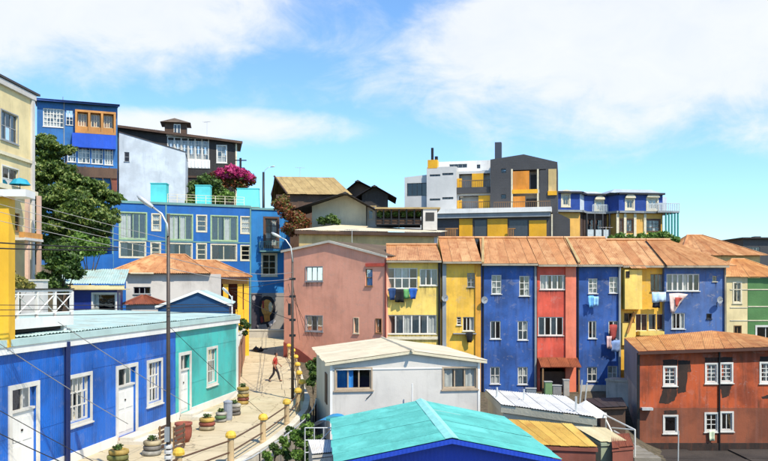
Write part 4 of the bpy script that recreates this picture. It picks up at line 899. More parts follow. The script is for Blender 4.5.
freeshed('yellow_roof_shed', 'low brick shed with ochre yellow sheet roof beside the turquoise roof', 'shed', [atz(541, 446, .35), atz(598, 448, .3), atz(572, 425, .75), atz(507, 420, .85)], .14, G['yellow_roof'], G['brick_wall'], -3.2, 6, .05)
freeshed('cream_roof_shed', 'small shed with cream lean-to roof right of the yellow roof', 'shed', [atz(601, 443, .2), atz(627, 442, .2), atz(606, 429, .5), atz(573, 427, .55)], .12, G['sand_roof'], G['green_grey'] if 'green_grey' in G else paint('green_grey', '8f9a80', .75, 'plaster', .4, .2), -3.4, 4, .08)
freeshed('rusty_roof_hut', 'tiny brick hut with rusty roof under the white stair railing', 'hut', [atz(612, 449, .1), atz(634, 447, .1), atz(629, 434, .35), atz(611, 435, .35)], .1, G['rust_dark'], G['brick_wall'], -3.4, 3, .06)
# white patio canopy
p = atz(586, 404, .9); cn = empty('patio_canopy', (p.x, p.y, -2.6), R(12), 'small white pyramid canopy between the white shed and red house', 'canopy')
h = p.z + 2.6; w = .62; m = MB()
for i in range(4):
    a = [(-w, -w), (w, -w), (w, w), (-w, w)]; m.poly([(*a[i], h - .35), (*a[(i + 1) % 4], h - .35), (0, 0, h + .15)])
    MB().tube([(a[i][0] * .95, a[i][1] * .95, 0), (a[i][0] * .95, a[i][1] * .95, h - .3)], .03, 6).obj('leg', G['white_frame'], cn)
    b, c2 = a[i], a[(i + 1) % 4]; m.quad((*b, h - .35), (*c2, h - .35), (*c2, h - .5), (*b, h - .5))
m.obj('canopy', plain('canopy_white', 'e9e7e2', .8), cn)
# white stair railing
r0 = P(601, 413, 33); r1 = P(635, 430, 30); sr = empty('stair_railing', (r0.x, r0.y, -3.5), 0, 'white pipe stair railing descending beside the red house', 'railing')
def loc(p): return p - Vector((r0.x, r0.y, -3.5))
for a, b in ((r0, r1), (P(612, 428, 31.5), r1), (P(603, 414, 33), P(612, 432, 32.4)), (P(614, 431, 32), P(626, 438, 31)), (r1, Vector((r1.x, r1.y, -2.8)))):
    MB().tube([loc(a), loc(b)], .032, 6).obj('rail', G['white_frame'], sr)
for k in range(7):                                            # stair treads under it
    p = r0.lerp(r1, k / 6); MB().box(p.x - r0.x - .1, p.x - r0.x + .9, p.y - r0.y - .25, p.y - r0.y + .25, p.z + 3.5 - 1.15, p.z + 3.5 - 1.0).obj('tread', G['stone'], sr)
# grey lean-to and clutter in the yard
freeshed('dark_lean_to', 'dark grey lean-to roof in the yard between blue and red houses', 'shed', [P(600, 408, 46), P(627, 407, 46), P(622, 398, 52), P(583, 399, 52)], .1, G['dark_roof'], G['brown_wood'], -3.2, 4, .08)
B = House('whitewashed_shed', 'whitewashed rounded yard wall behind the dark lean-to', 'shed', 606, 54.5, 640, 53, -2.6, 1.2)
zt = B.z(620, 382); B.wall(B.front, 0, B.W, 0, zt, G['old_whitewash']); B.shell(zt, G['old_whitewash'], roofmat=G['concrete'])
for i, (px, py, hh, ww, col, lb) in enumerate(((548, 392, .7, .5, '6f8f62', 'green painted cabinet under the rusty awning'), (557, 392, .45, .6, '8a8a88', 'grey cabinet under the rusty awning'), (566, 393, .9, .4, 'a9a49a', 'tall pale cupboard under the rusty awning'), (531, 390, .1, .7, '7c8890', 'low grey box at the foot of the dark blue house'))):
    p = P(px, py, 55.2); o = empty('yard_cabinet', (p.x, p.y, p.z - .5), random.uniform(-.2, .2), lb, 'cabinet')
    MB().box(-ww / 2, ww / 2, -.2, .2, 0, hh + .5).obj('carcass', plain('cab_' + col, col, .6), o); MB().box(-ww / 2 + .03, ww / 2 - .03, -.225, -.202, .06, hh + .44).obj('door', plain('cab_' + col, col, .6), o)
    MB().box(-ww / 2 - .03, ww / 2 + .03, -.24, .22, hh + .5, hh + .54).obj('top', G['lamp_grey'], o)
for px, py0, py1 in ((578, 404, 380), (583, 402, 383)):
    a, b = P(px, py0, 50), P(px + 4, py1, 50); tag(MB().tube([a - Vector((0, 0, 1.2)), b], .05, 6).obj('leaning_pole', G['lamp_grey']), 'pale pole leaning in the yard by the %s dark blue house' % ('right' if px == 578 else 'far right'), 'pole', 'poles leaning in the yard')

# ------------------------------------------------------------------ red plastered house at right
B = House('red_house', 'weathered red brick plaster house with sooty window patches at lower right', 'house', 638.5, 48, 800, 48, -4.6, 8)
f = B.front; z0, z1 = B.z(640, 351.5), B.z(800, 346)
wu = [(664.5, 367.5, 675.5, 384.5), (706.5, 364.5, 716.5, 382), (721, 364, 731.5, 381.5), (761, 363.5, 772, 382)]
wl = [(664.5, 416.5, 676.5, 432), (706, 414, 717, 430.5), (721.5, 413, 732, 430)]
W = [B.rect(*q) for q in wu + wl]
zm = B.z(700, 408)
B.wall(f, 0, B.W, zm, min(z0, z1) - .02, G['brick_red'], W[:4], top=[(0, z0), (B.W, z1)], name='upper_wall'); B.wall(f, 0, B.W, 0, zm, G['brick_brown'], W[4:], name='lower_wall')
for i, r in enumerate(W): B.window(f, r, 2 if i != 4 else 1, 4 if i < 4 else (3 if i == 5 else 1), G['white_frame'], cas=.1, cur=[(.3, .9)] if i < 4 else None, fw=.06, inset=.05, bar=.025)
xb = (622 - CX) / F * 56.5 - B.o.x                           # corner further back on the left side
MB().quad((0, 0, B.z(640, 400) if 0 else 0), (xb, 8, 0), (xb, 8, B.z(640, 385)), (0, 0, B.z(640, 392))).obj('side_base', G['old_whitewash'], B.root)
zbk = ZC + (HY - 338) / F * 56.5 - B.zb
MB().quad((0, 0, B.z(640, 392)), (xb, 8, B.z(640, 385)), (xb, 8, zbk), (0, 0, z0)).obj('side_wall', G['grey_zinc'], B.root)
MB().quad((B.W, 0, 0), (B.W, 8, 0), (B.W, 8, zbk), (B.W, 0, z1)).obj('side_wall', G['brick_red'], B.root); MB().quad((xb, 8, 0), (B.W, 8, 0), (B.W, 8, zbk), (xb, 8, zbk)).obj('back_wall', G['brick_red'], B.root)
D2 = 54.0; zr = ZC + (HY - 331.5) / F * D2 - B.zb; xr = (712 - CX) / F * D2 - B.o.x; zl2 = ZC + (HY - 338.5) / F * 55.5 - B.zb; zr2 = ZC + (HY - 335.5) / F * D2 - B.zb
# two roof slopes: main slope and a gently falling left one
B.roof((-.15, -.4, z0), (B.x(712), -.4, z0 + (z1 - z0) * .45), (xr, 6, zr), (xb - .2, 7.2, zl2), 8, G['rust_bright']); B.roof((B.x(712), -.4, z0 + (z1 - z0) * .45), (B.W, -.4, z1), (B.W, 6, zr2 - .02), (xr, 6, zr), 9, G['rust_bright'])
MB().hexa([f(-.15, .36, z0 - .16), f(B.W, .36, z1 - .16), f(B.W, .44, z1 - .16), f(-.15, .44, z0 - .16), f(-.15, .36, z0 + .02), f(B.W, .36, z1 + .02), f(B.W, .44, z1 + .02), f(-.15, .44, z0 + .02)]).obj('fascia', G['dark_eave'] if 'dark_eave' in G else plain('dark_eave', '4a2c20', .7), B.root)
def soot(pts, n=.006, name='soot_patch'):
    MB().prism([f(B.x(a), .001, B.z(a, b)) for a, b in pts], Vector(f(0, n, 0)) - Vector(f(0, 0, 0))).obj(name, G['soot'], B.root)
def jag(pts, k=7, amp=.42):
    out = []
    for i in range(len(pts)):
        a, b = pts[i], pts[(i + 1) % len(pts)]
        for j in range(k): t_ = j / k; out.append((a[0] + (b[0] - a[0]) * t_ + (random.uniform(-amp, amp) if j else 0), a[1] + (b[1] - a[1]) * t_ + (random.uniform(-amp, amp) if j else 0)))
    return out
soot(jag([(677.8, 360.5), (690, 360.5), (691, 372), (677.8, 372.5)])); soot(jag([(677.8, 373.2), (687.5, 373), (686, 392), (677.8, 393.5)])); soot(jag([(677.8, 371.8), (688, 371.5), (687, 374), (677.8, 374)], 4, .3), .008); soot(jag([(663, 360), (677.2, 359.5), (677.2, 366), (663, 366)])); soot(jag([(659, 403), (662, 393), (663, 387), (677, 387), (677, 394), (675, 400), (668, 404)])); soot(jag([(664, 411), (677, 410), (677, 414.5), (664, 414.5)]))
soot(jag([(705, 357.5), (732.5, 357), (732.5, 362), (705, 362.3)])); soot(jag([(760, 356.5), (775, 356), (775, 361.5), (760, 362)])); soot(jag([(761, 397), (775, 393), (775, 399), (763, 399)]))
soot(jag([(664.5, 385.5), (676.5, 385.5), (676, 387), (665, 387)], 2, .2)); soot(jag([(720, 384), (732, 384), (729, 396), (722, 398)]), .004, 'damp_patch')
q = B.x(719); MB().tube([f(q, .07, 0), f(q, .07, z0)], .055, 8).obj('drainpipe', G['dark_metal'], B.root)
MB().tbox(f, 0, B.W, .003, .08, 0, B.z(700, 443)).obj('dark_base', G['soot'], B.root)
ym = MB()
for i in range(8):
    for j in range(6): x_, y_ = 15.6 + i * 2.5, 33 + j * 2.48; ym.box(x_, x_ + 2.5, y_, y_ + 2.48, -4.6, -4.02 + .05 * math.sin(i * 3.1 + j * 1.7))
tag(ym.obj('yard', paint('yard_dark', '3a332d', .95, 'concrete', .6, .35, '241f1b')), kind='structure')
MB().tbox(f, -.1, .06, .003, .06, 0, z0 - .1).obj('corner_pipe', G['dark_metal'], B.root)
p = P(640, 410, 47.8); MB().box(.1, .75, -.4, -.05, p.z + 4.6, p.z + 4.75).obj('wall_lamp', G['lamp_grey'], B.root)
cloth('hanging_towel', 'pale green towel hanging from the red house lower window', 709, 430, 714.5, 441, 47.85, 'cdd8b4', 'towel', 'washing hung out on the red house')
tag(MB().tube([P(678, 470, 44), P(678.5, 431, 44)], .035, 6).obj('thin_mast', G['lamp_grey']), 'thin grey mast standing before the red house', 'mast')

# ------------------------------------------------------------------ right edge houses
B = House('cream_side_house', 'cream house with tall window under an orange roof right of the blue end house', 'house', 726.5, 68, 747.5, 68, -2, 8)
f = B.front; zt = B.z(737, 277); w = [B.rect(734, 283, 740.5, 302), B.rect(734.5, 326, 741, 334)]
B.wall(f, 0, B.W, 0, zt, G['cream_wall'], w); B.shell(zt, G['cream_wall'])
B.window(f, w[0], 2, 1, CF, cas=.12, cur=[(.5, 1)]); B.window(f, w[1], 2, 1, G['wood_frame'], cas=.05)
for py in (290, 308, 321): MB().tbox(f, 0.3, B.W, .003, .04, B.z(737, py), B.z(737, py) + .08).obj('band', G['shed_cream'], B.root)
CS, CZT = B, zt
B = House('green_house', 'green boarded house at the right edge under the orange roof', 'house', 747.8, 68, 790, 68, -2, 8)
f = B.front; zt = B.z(757, 278); w = [B.rect(757, 327, 775, 340)]
B.wall(f, 0, B.W, 0, zt, G['green_wall'], w); B.shell(zt, G['green_wall']); B.window(f, w[0], 2, 1, WF, cas=.15)
for py in (290, 307, 321): MB().tbox(f, 0, B.W, .003, .04, B.z(757, py), B.z(757, py) + .08).obj('band', G['cream_frame'], B.root)
x0 = CS.x(724) - CS.x(747.8)
hip(B, x0, B.W, 0, 8, zt + .05, B.z(757, 262.5) + .35, B.x(752), B.x(766), G['rust_bright'], 8, .3)
B = House('orange_roof_house', 'house with broad orange hipped roof rising behind the blue end house', 'house', 684, 80, 760, 80, 0, 10)
zt = B.z(720, 256); B.wall(B.front, 0, B.W, 0, zt, G['beige_wall']); B.shell(zt, G['beige_wall']); hip(B, 0, B.W, 0, 10, zt, B.z(716, 238) + .55, B.x(706), B.x(722), G['rust_roof'], 11, .5)
B = House('dark_block', 'dark flat roofed block at the right edge behind the orange roofs', 'building', 743, 95, 800, 95, 0, 8)
zt = B.z(760, 240); w = [B.rect(750, 247, 760, 256)]; B.wall(B.front, 0, B.W, 0, zt, G['charcoal'], w); B.shell(zt, G['charcoal'], roofmat=G['dark_roof']); B.window(B.front, w[0], 3, 1, G['grey_frame'])
MB().box(B.x(759), B.x(765), 1, 2, zt, zt + .5).obj('roof_vent', G['charcoal'], B.root); MB().box(B.x(741), B.x(800), -.5, 8, zt + .151, zt + .3).obj('roof_slab', G['dark_roof'], B.root)

# ------------------------------------------------------------------ beige building and sheds behind the pink house
B = House('beige_building', 'low ochre building with white sloping roof behind the pink house', 'building', 299, 75, 437.5, 73, 2, 9)
f = B.front; zl, zr = B.z(300, 231), B.z(437, 233.5)
B.wall(f, 0, B.W, 0, min(zl, zr) - .01, G['beige_wall'], top=[(0, zl), (B.W, zr)]); B.shell(min(zl, zr) - .01, G['beige_wall'])
za = ZC + (HY - 223.5) / F * 82 - B.zb
B.roof((-.3, -.4, zl + .03), (B.W + .3, -.4, zr + .03), (B.W + .3, 8.5, zr + .75), (B.x(320), 8.5, zl + 1.15), 14, G['cream_roof'])
MB().hexa([f(-.3, .36, zl - .28), f(B.W + .3, .36, zr - .28), f(B.W + .3, .44, zr - .28), f(-.3, .44, zl - .28), f(-.3, .36, zl + .02), f(B.W + .3, .36, zr + .02), f(B.W + .3, .44, zr + .02), f(-.3, .44, zl + .02)]).obj('fascia', G['brown_wood'], B.root)
q = B.W; MB().tbox(f, q - .3, q, .003, .08, 0, zr - .3).obj('corner_strip', G['pale_wall'], B.root)
BB = B
# terrace pergola / railing with plants at its right end
p = P(376, 225, 79); tr = empty('roof_terrace', (p.x, p.y, p.z), 0, 'dark railed roof terrace with planters left of the grey building', 'terrace')
w = P(422, 225, 79).x - p.x; h = 16 / F * 79
MB().box(0, w, 0, .08, h - .12, h).obj('top_beam', G['brown_wood'], tr); MB().box(0, w, 0, .08, 0, .1).obj('bottom_rail', G['dark_metal'], tr); MB().box(0, w, 0, .08, .55, .62).obj('rail', G['dark_metal'], tr)
for k in range(7): q = w * k / 6; MB().box(q - .06, q + .06, -.01, .09, 0, h).obj('post', G['dark_metal'], tr)
for k in range(6): q = w * (k + .5) / 6; MB().box(q - .45, q + .45, .2, .5, .1, .5).obj('planter', G['brown_wood'], tr)
MB().box(-.1, w + 1.8, -.2, 4, h, h + .16).obj('roof', G['tan_roof'], tr); MB().box(0, w, 3.5, 3.6, 0, h).obj('back_wall', G['dark_inside'], tr)
hw = MB().box(w + .1, w + 1.5, -.1, 3, -.5, h).obj('end_wall', G['pale_wall'], tr); MB().box(w + .35, w + 1.2, -.14, -.105, .4, h - .35).obj('window', plain('dark_glass2', '3a3028', .2), tr)
def gable_shed(name, label, pl, Dl, pr, Dr, ze_py, apex, zb, dep, wallm, roofm, n=6, over=.6, winpx=(), holes=(), right_apex=None):
    B = House(name, label, 'house', pl, Dl, pr, Dr, zb, dep); f = B.front; ze = B.z((pl + pr) / 2, ze_py); xa = B.x(apex[0]); za = B.z(*apex)
    W = [B.rect(*q) for q in winpx]
    B.wall(f, 0, B.W, 0, ze, wallm, W, top=[(0, ze), (xa, za), (B.W, ze)]); B.shell(ze, wallm)
    for r in W: B.window(f, r, 2, 2, CF)
    for e in (0, B.W):
        s_ = -1 if e == 0 else 1; k = over / abs(xa - e) * (za - ze)
        B.roof((e + s_ * over, -over, ze - k), (e + s_ * over, dep, ze - k), (xa, dep, za + .02), (xa, -over, za + .02), n, roofm)
    MB().prism([(xa - .35, -over - .02, za - .05), (xa, -over - .02, za + .14), (xa + .35, -over - .02, za - .05), (xa, -over - .02, za - .08)], (0, dep + over + .04, 0)).obj('ridge_cap', roofm, B.root)
    return B
gable_shed('cream_shed', 'cream boarded shed with dark gable roof behind the beige building', 312, 84, 366, 84, 206, (346, 195), 4, 6, G['shed_cream'], G['dark_roof'], over=2.0)
B = House('tan_roof_house', 'brown house with long tan sheet roof on the ridge beside the grey pole', 'house', 276, 92, 345, 93, 6, 8)
f = B.front; ze = B.z(310, 195); B.wall(f, 0, B.W, 0, ze, G['brown_wood']); B.shell(ze, G['brown_wood'])
zr = ZC + (HY - 177) / F * 96 - B.zb
B.roof((B.x(287), -.5, ze), (B.x(352), -.5, ze), (B.x(336), 4, zr), (B.x(274), 4, zr), 10, G['tan_roof']); B.roof((B.x(352), 8.5, ze), (B.x(270), 8.5, ze), (B.x(274), 4, zr), (B.x(336), 4, zr), 10, G['tan_roof'])
MB().poly([(-.6, -.4, ze), (-.5, 8.4, ze), (B.x(275), 4, zr)]).obj('gable', G['brown_wood'], B.root); MB().poly([(B.x(350), -.4, ze), (B.x(350), 8.4, ze), (B.x(336), 4, zr)]).obj('gable', G['brown_wood'], B.root)
MB().tube([(B.x(287), -.5, ze + .1), (B.x(274), 4, zr + .1)], .12, 5).obj('verge', G['brown_wood'], B.root)
gable_shed('dark_timber_shed', 'black timber shed with peaked roof left of the grey building', 362, 90, 388, 90, 194.5, (374.5, 187), 6, 6, G['black_wood'], G['dark_roof'], over=.9)
gable_shed('dark_timber_shed', 'dark brown timber shed behind the peaked black shed', 348, 95, 374, 95, 190, (358, 182), 6, 6, G['brown_wood'], G['dark_roof'], over=1.0)
B = House('link_building', 'narrow grey wall section between the cream shed and the roof terrace', 'building', 366.5, 84.5, 376, 84.5, 6, 4); zt = B.z(371, 207); w = [B.rect(368.5, 210, 373, 219)]; B.wall(B.front, 0, B.W, 0, zt, G['pale_wall'], w); B.shell(zt, G['pale_wall'], roofmat=G['tan_roof']); B.window(B.front, w[0], 1, 2, CF)

# ------------------------------------------------------------------ grey modern building
B = House('modern_building', 'modern grey and charcoal building with yellow shutters on the skyline', 'building', 404.5, 97, 557, 93, 4, 12)
f = B.front
def part(px0, px1, py0, py1, n0, n1, mat, name, slope=0):
    a, c = B.x(px0), B.x(px1); zb_, zt_ = B.z((px0 + px1) / 2, py1), B.z((px0 + px1) / 2, py0)
    return MB().hexa([f(a, n1, zb_), f(c, n1, zb_), f(c, n0, zb_), f(a, n0, zb_), f(a, n1, zt_ - slope), f(c, n1, zt_ + slope), f(c, n0, zt_ + slope), f(a, n0, zt_ - slope)]).obj(name, mat, B.root)
def block(px0, px1, py0, py1, n, mat, wins=(), dep=7, name='block', slope=0):
    """block with real window openings in its front at offset n"""
    a, c = B.x(px0), B.x(px1); mid = (px0 + px1) / 2; z0, z1 = B.z(mid, py1), B.z(mid, py0)
    tf = lambda q, k, z: f(q, n + k, z); H = [B.rect(*w) for w in wins]
    B.wall(tf, a, c, z0, z1 - slope, mat, H, top=[(a, z1 - slope + .001), (c, z1 + slope)], name=name)
    m = MB(); m.quad(tf(a, 0, z0), tf(a, -dep, z0), tf(a, -dep, z1 - slope), tf(a, 0, z1 - slope)); m.quad(tf(c, 0, z0), tf(c, -dep, z0), tf(c, -dep, z1 + slope), tf(c, 0, z1 + slope)); m.quad(tf(a, -dep, z0), tf(c, -dep, z0), tf(c, -dep, z1 + slope), tf(a, -dep, z1 - slope)); m.quad(tf(a, 0, z1 - slope), tf(c, 0, z1 + slope), tf(c, -dep, z1 + slope), tf(a, -dep, z1 - slope))
    m.obj(name + '_side', mat, B.root); return tf, H
tf, H = block(404.5, 427.5, 176, 250, 0, G['grey_wall'], [(407, 183, 427, 196)], slope=.12, name='grey_wing'); B.window(tf, H[0], 4, 1, G['dark_frame'], sill=False, cur=None)
tf, H = block(427.5, 457, 167.5, 250, .6, G['grey_wall'], [(430.5, 175, 441, 177), (443, 173.6, 454, 175.8), (430.5, 199, 441, 201), (443, 197.6, 454, 199.8)], name='grey_tower')
for r in H: B.window(tf, r, 3, 1, G['dark_frame'], sill=False, inset=.1, fw=.03)
tf, H = block(428, 491, 158.5, 175, -2, G['white_paint'], [(447, 161.5, 465, 165.5), (475, 162, 478.5, 166)], name='penthouse')
B.window(tf, H[0], 4, 1, G['grey_frame'], sill=False); B.window(tf, H[1], 1, 1, G['dark_frame'], sill=False)
part(428.5, 438, 160.5, 169, .62, -.5, G['signal_yellow'], 'yellow_box')
part(431.3, 433.6, 148, 160.5, .2, -.1, G['dark_metal'], 'flue'); part(435, 437.8, 156.5, 160.5, .2, -.2, G['dark_metal'], 'flue')
tf, H = block(457, 491, 171, 250, 0, G['grey_wall'], [(459, 173.5, 490, 187.5), (459, 195.5, 490, 209)], name='loggia_wing')
for k, (py0, py1) in enumerate(((173.5, 187.5), (195.5, 209))):
    part(459, 490, py0, py1, -.9, -1.0, G['grey_wall'], 'loggia_back'); part(457, 490.5, py1, py1 + 6, .4, .001, G['charcoal'], 'loggia_beam')
    part(472 + 6.5 * k, 483.5 + 6.5 * k, py0, py1, .06, -.06, G['signal_yellow'], 'shutter')
    part(457.3, 462, py0 + 5, py1, .08, .003, G['signal_yellow'], 'shutter')
    r = part(459, 490, py1 - 7.5, py1 - 7, .1, .02, G['wood_frame'], 'loggia_rail')
    for j in range(16): part(459.2 + j * 2, 459.5 + j * 2, py1 - 7, py1, .09, .03, G['wood_frame'], 'baluster')
# charcoal gabled block
a, c = B.x(491), B.x(557.5); zb0 = B.z(524, 250); zl, za, zr = B.z(491, 160.5), B.z(524, 155.3), B.z(557, 163)
H = [B.rect(501.5, 169.5, 506.5, 174), B.rect(501.5, 195, 506.5, 199.5), B.rect(512, 170.5, 546, 213)]
tf = lambda q, k, z: f(q, .8 + k, z)
B.wall(tf, a, c, zb0, min(zl, zr) - .02, G['charcoal'], H, top=[(a, zl), (B.x(524), za), (c, zr)], name='gable_block', thick=1.6)
m = MB(); m.quad(tf(a, 0, zb0), tf(a, -9, zb0), tf(a, -9, zl), tf(a, 0, zl)); m.quad(tf(c, 0, zb0), tf(c, -9, zb0), tf(c, -9, zr), tf(c, 0, zr)); m.quad(tf(a, -9, zb0), tf(c, -9, zb0), tf(c, -9, zr), tf(a, -9, zl)); m.quad(tf(a, 0, zl), tf(B.x(524), 0, za), tf(B.x(524), -9, za), tf(a, -9, zl)); m.quad(tf(c, 0, zr), tf(B.x(524), 0, za), tf(B.x(524), -9, za), tf(c, -9, zr)); m.obj('gable_block_side', G['charcoal'], B.root)
for r in H[:2]: B.window(tf, r, 1, 1, G['dark_frame'], sill=False, fw=.04)
part(512, 546, 170.5, 213, -.8, -.9, G['pale_wall'], 'recess_back'); part(512, 546, 190.5, 194, .75, -.8, G['pale_wall'], 'recess_floor')
part(513.3, 529.5, 172, 190.5, .78, .68, G['amber_wood'], 'shutter'); part(530.5, 536, 174, 190.3, -.7, -.79, G['dark_frame'], 'balcony_door'); part(512.5, 538, 190.2, 194.2, .84, .78, G['signal_yellow'], 'balcony_apron')
part(513.5, 525.5, 197, 212, .78, .68, G['amber_wood'], 'shutter'); part(526, 537, 198, 211, -.7, -.79, G['charcoal'], 'balcony_door')
part(511.5, 513.2, 170, 213, .83, .3, G['cream_frame'], 'column'); part(537.3, 539, 170, 213, .83, .3, G['cream_frame'], 'column'); part(540, 547.5, 171, 213, .84, .1, G['charcoal'], 'fin')
part(548.5, 556.5, 170, 196, .85, .803, G['beige_wall'], 'beige_panel'); part(548, 557, 192, 196, 1.0, .1, G['signal_yellow'], 'yellow_ledge')
part(495, 501.5, 142.5, 162, .3, -.6, paint('chimney_slate', '3a4250', .6, 'plaster', .1, .1), 'chimney')
# lower floor with white terrace
part(436, 552, 210.5, 215, 3.2, -1, G['white_trim'], 'terrace_slab'); part(438, 551, 215, 219.5, 3.0, 2.6, G['grey_zinc'], 'terrace_fascia')
tf, H = block(437.5, 551.5, 219, 262, 2.5, G['charcoal'], [], 4, 'lower_floor')
for px0, px1, py0 in ((462, 475, 220.5), (489.5, 509, 220.5), (530, 547, 222)): part(px0, px1, py0, 243, 2.62, 2.505, G['signal_yellow'], 'shutter')
for px0, px1 in ((477, 488.5), (510.5, 528.5)): part(px0, px1, 222, 243, 2.54, 2.505, plain('slate_glass', '3c4046', .15), 'sliding_door')
for px0, px1 in ((449, 461.5), (510, 517)):
    part(px0, px1, 230, 230.7, 3.0, 2.9, G['orange_wood'], 'rail')
    for j in range(int((px1 - px0) / 1.6)): part(px0 + j * 1.6, px0 + j * 1.6 + .5, 230.7, 243, 2.98, 2.92, G['orange_wood'], 'slat')
part(496, 551, 204, 204.6, 3.1, 3.0, G['wood_frame'], 'terrace_rail')
for j in range(28): part(496.2 + j * 2, 496.6 + j * 2, 204.6, 210.4, 3.08, 3.02, G['wood_frame'], 'baluster')
part(551.6, 553, 216, 262, 2.6, 2, G['cream_frame'], 'corner_post')
m = MB(); m.prism([f(B.x(553), 1.5, B.z(553, 212)), f(B.x(570), 1.5, B.z(570, 220)), f(B.x(570), 1.5, B.z(570, 250)), f(B.x(553), 1.5, B.z(553, 250))], (0, 3, 0)); m.obj('side_wing', G['charcoal'], B.root)

# ------------------------------------------------------------------ blue mansard villa
B = House('mansard_villa', 'blue mansard roofed villa with tan walls and turret bay at right of the skyline', 'building', 556, 110, 668, 112, 6, 10)
f = B.front
zc = B.z(610, 213); zt = B.z(610, 194); zb0 = 0
segs = [(556, 0, 580, 0), (580, 0, 590, -2.2), (590, -2.2, 613, -2.2), (613, -2.2, 620, -.4), (620, -.4, 664, -.4)]
wn = {0: [], 2: [(594, 218, 600, 236), (602, 218, 611, 236)], 4: [(617.6 + 0, 219, 624, 231.5), (627.5, 219, 634, 231.5), (647, 219, 661, 231)]}
up_w = {0: [(562.5, 195.8, 569, 206)], 2: [(602, 199.5, 609, 209)], 4: [(627.5, 199, 634.5, 208), (649, 198, 658.5, 208.5)]}
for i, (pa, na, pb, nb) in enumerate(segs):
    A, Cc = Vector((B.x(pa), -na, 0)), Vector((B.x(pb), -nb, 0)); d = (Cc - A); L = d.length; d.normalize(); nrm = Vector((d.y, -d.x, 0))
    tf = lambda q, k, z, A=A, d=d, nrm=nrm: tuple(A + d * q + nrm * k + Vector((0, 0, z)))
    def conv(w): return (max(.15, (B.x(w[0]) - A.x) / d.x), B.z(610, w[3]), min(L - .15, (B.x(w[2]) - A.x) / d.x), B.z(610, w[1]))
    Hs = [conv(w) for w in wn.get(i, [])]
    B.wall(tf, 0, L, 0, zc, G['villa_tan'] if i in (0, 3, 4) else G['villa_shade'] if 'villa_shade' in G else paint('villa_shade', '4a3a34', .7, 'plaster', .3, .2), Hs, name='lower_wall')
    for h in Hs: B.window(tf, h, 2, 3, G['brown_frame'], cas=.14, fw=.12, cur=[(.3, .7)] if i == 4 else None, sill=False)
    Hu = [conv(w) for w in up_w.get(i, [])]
    B.wall(tf, 0, L, zc + .35, zt, G['villa_blue'] if i != 1 else G['pale_blue_wall'], Hu, name='mansard_wall')  # right-facing facet of the bay coloured pale, as if sunlit
    for h in Hu:
        B.window(tf, h, 2, 1, CF, cas=.22, fw=.15, cur=[(.1, .9)])
        mx = (h[0] + h[2]) / 2; hw = (h[2] - h[0]) / 2 + .25
        MB().prism([tf(mx + hw * math.cos(math.pi * k / 8), .0, h[3] + .2 + .55 * math.sin(math.pi * k / 8)) for k in range(9)], nrm * .35).obj('dormer_arch', CF, B.root)
    MB().tbox(tf, -.1, L + .1, .0, .55, zc + .05, zc + .33).obj('cornice', G['grey_zinc'], B.root); MB().tbox(tf, -.15, L + .15, -.1, .5, zt, zt + .25).obj('eave', G['dark_frame'], B.root)
m = MB(); m.poly([(B.x(pa), -na - .2, zt + .27) for pa, na, pb, nb in segs] + [(B.x(664), .4, zt + .27), (B.W, 10, zt + .27), (0, 10, zt + .27)]); m.obj('roof_base', G['white_roof'], B.root)
rzz = zt + .28
def cap(pts, hh): 
    c0 = sum((Vector(p) for p in pts), Vector()) / len(pts); top = [c0 + (Vector(p) - c0) * .72 + Vector((0, 0, hh)) for p in pts]; m = MB()
    for i in range(len(pts)): j = (i + 1) % len(pts); m.quad(pts[i], pts[j], top[j], top[i])
    m.poly(top); m.obj('roof', G['villa_roof'], B.root)
cap([(B.x(556), .2, rzz), (B.x(581), .2, rzz), (B.x(592), 2.4, rzz), (B.x(611), 2.4, rzz), (B.x(611), 8, rzz), (0, 8, rzz)], .35); cap([(B.x(612), .6, rzz), (B.x(664), .6, rzz), (B.x(664), 8, rzz), (B.x(612), 8, rzz)], .6)
part2 = MB().quad((0, 0, 0), (0, 10, 0), (0, 10, zt), (0, 0, zt)).obj('side_wall', G['villa_blue'], B.root); MB().quad((B.x(664), .4, 0), (B.x(664), 10, 0), (B.x(664), 10, zt), (B.x(664), .4, zt)).obj('side_wall', G['villa_blue'], B.root); MB().quad((0, 10, 0), (B.x(664), 10, 0), (B.x(664), 10, zt), (0, 10, zt)).obj('back_wall', G['villa_blue'], B.root)
for px in (618.5, 626, 636, 646): q = B.x(px); MB().tbox(f, q - .18, q + .18, -.395, -.25, 0, zc).obj('pilaster', G['cream_frame'], B.root)
# verandah deck at right with posts and rail
q0, q1 = B.x(656), B.x(677.5); zv = zc + .1
vd = MB().box(q0, q1, -.6, 4, zv, zv + .25).obj('verandah', G['grey_zinc'], B.root)
for k in range(5):
    q = B.x(664.5 + 3 * k); MB().box(q - .09, q + .09, -.5, -.3, 0, zv).obj('post', plain('villa_green', '3f8f86', .5), vd); 
for k in range(11): q = q0 + (q1 - q0) * k / 10; MB().box(q - .05, q + .05, -.55, -.47, zv + .25, zv + 1.25).obj('baluster', G['lamp_grey'], vd)
MB().box(q0, q1, -.57, -.45, zv + 1.25, zv + 1.34).obj('rail', G['lamp_grey'], vd)
MB().box(B.x(664), B.x(670), 1, 3, zv + .25, zt - .2).obj('turret_bay', G['pale_blue_wall'], vd)
for px0, px1 in ((597, 612), (646, 662)):                    # juliet balconies
    b_ = MB().tbox(f, B.x(px0), B.x(px1), .5 if px0 > 620 else -1.6, .56 if px0 > 620 else -1.54, zc + 1.25, zc + 1.33).obj('balcony_rail', G['lamp_grey'], B.root)
    for k in range(12): q = B.x(px0) + (B.x(px1) - B.x(px0)) * k / 11; n_ = .5 if px0 > 620 else -1.6; MB().tbox(f, q - .04, q + .04, n_ + .01, n_ + .05, zc + .33, zc + 1.25).obj('baluster', G['lamp_grey'], b_)
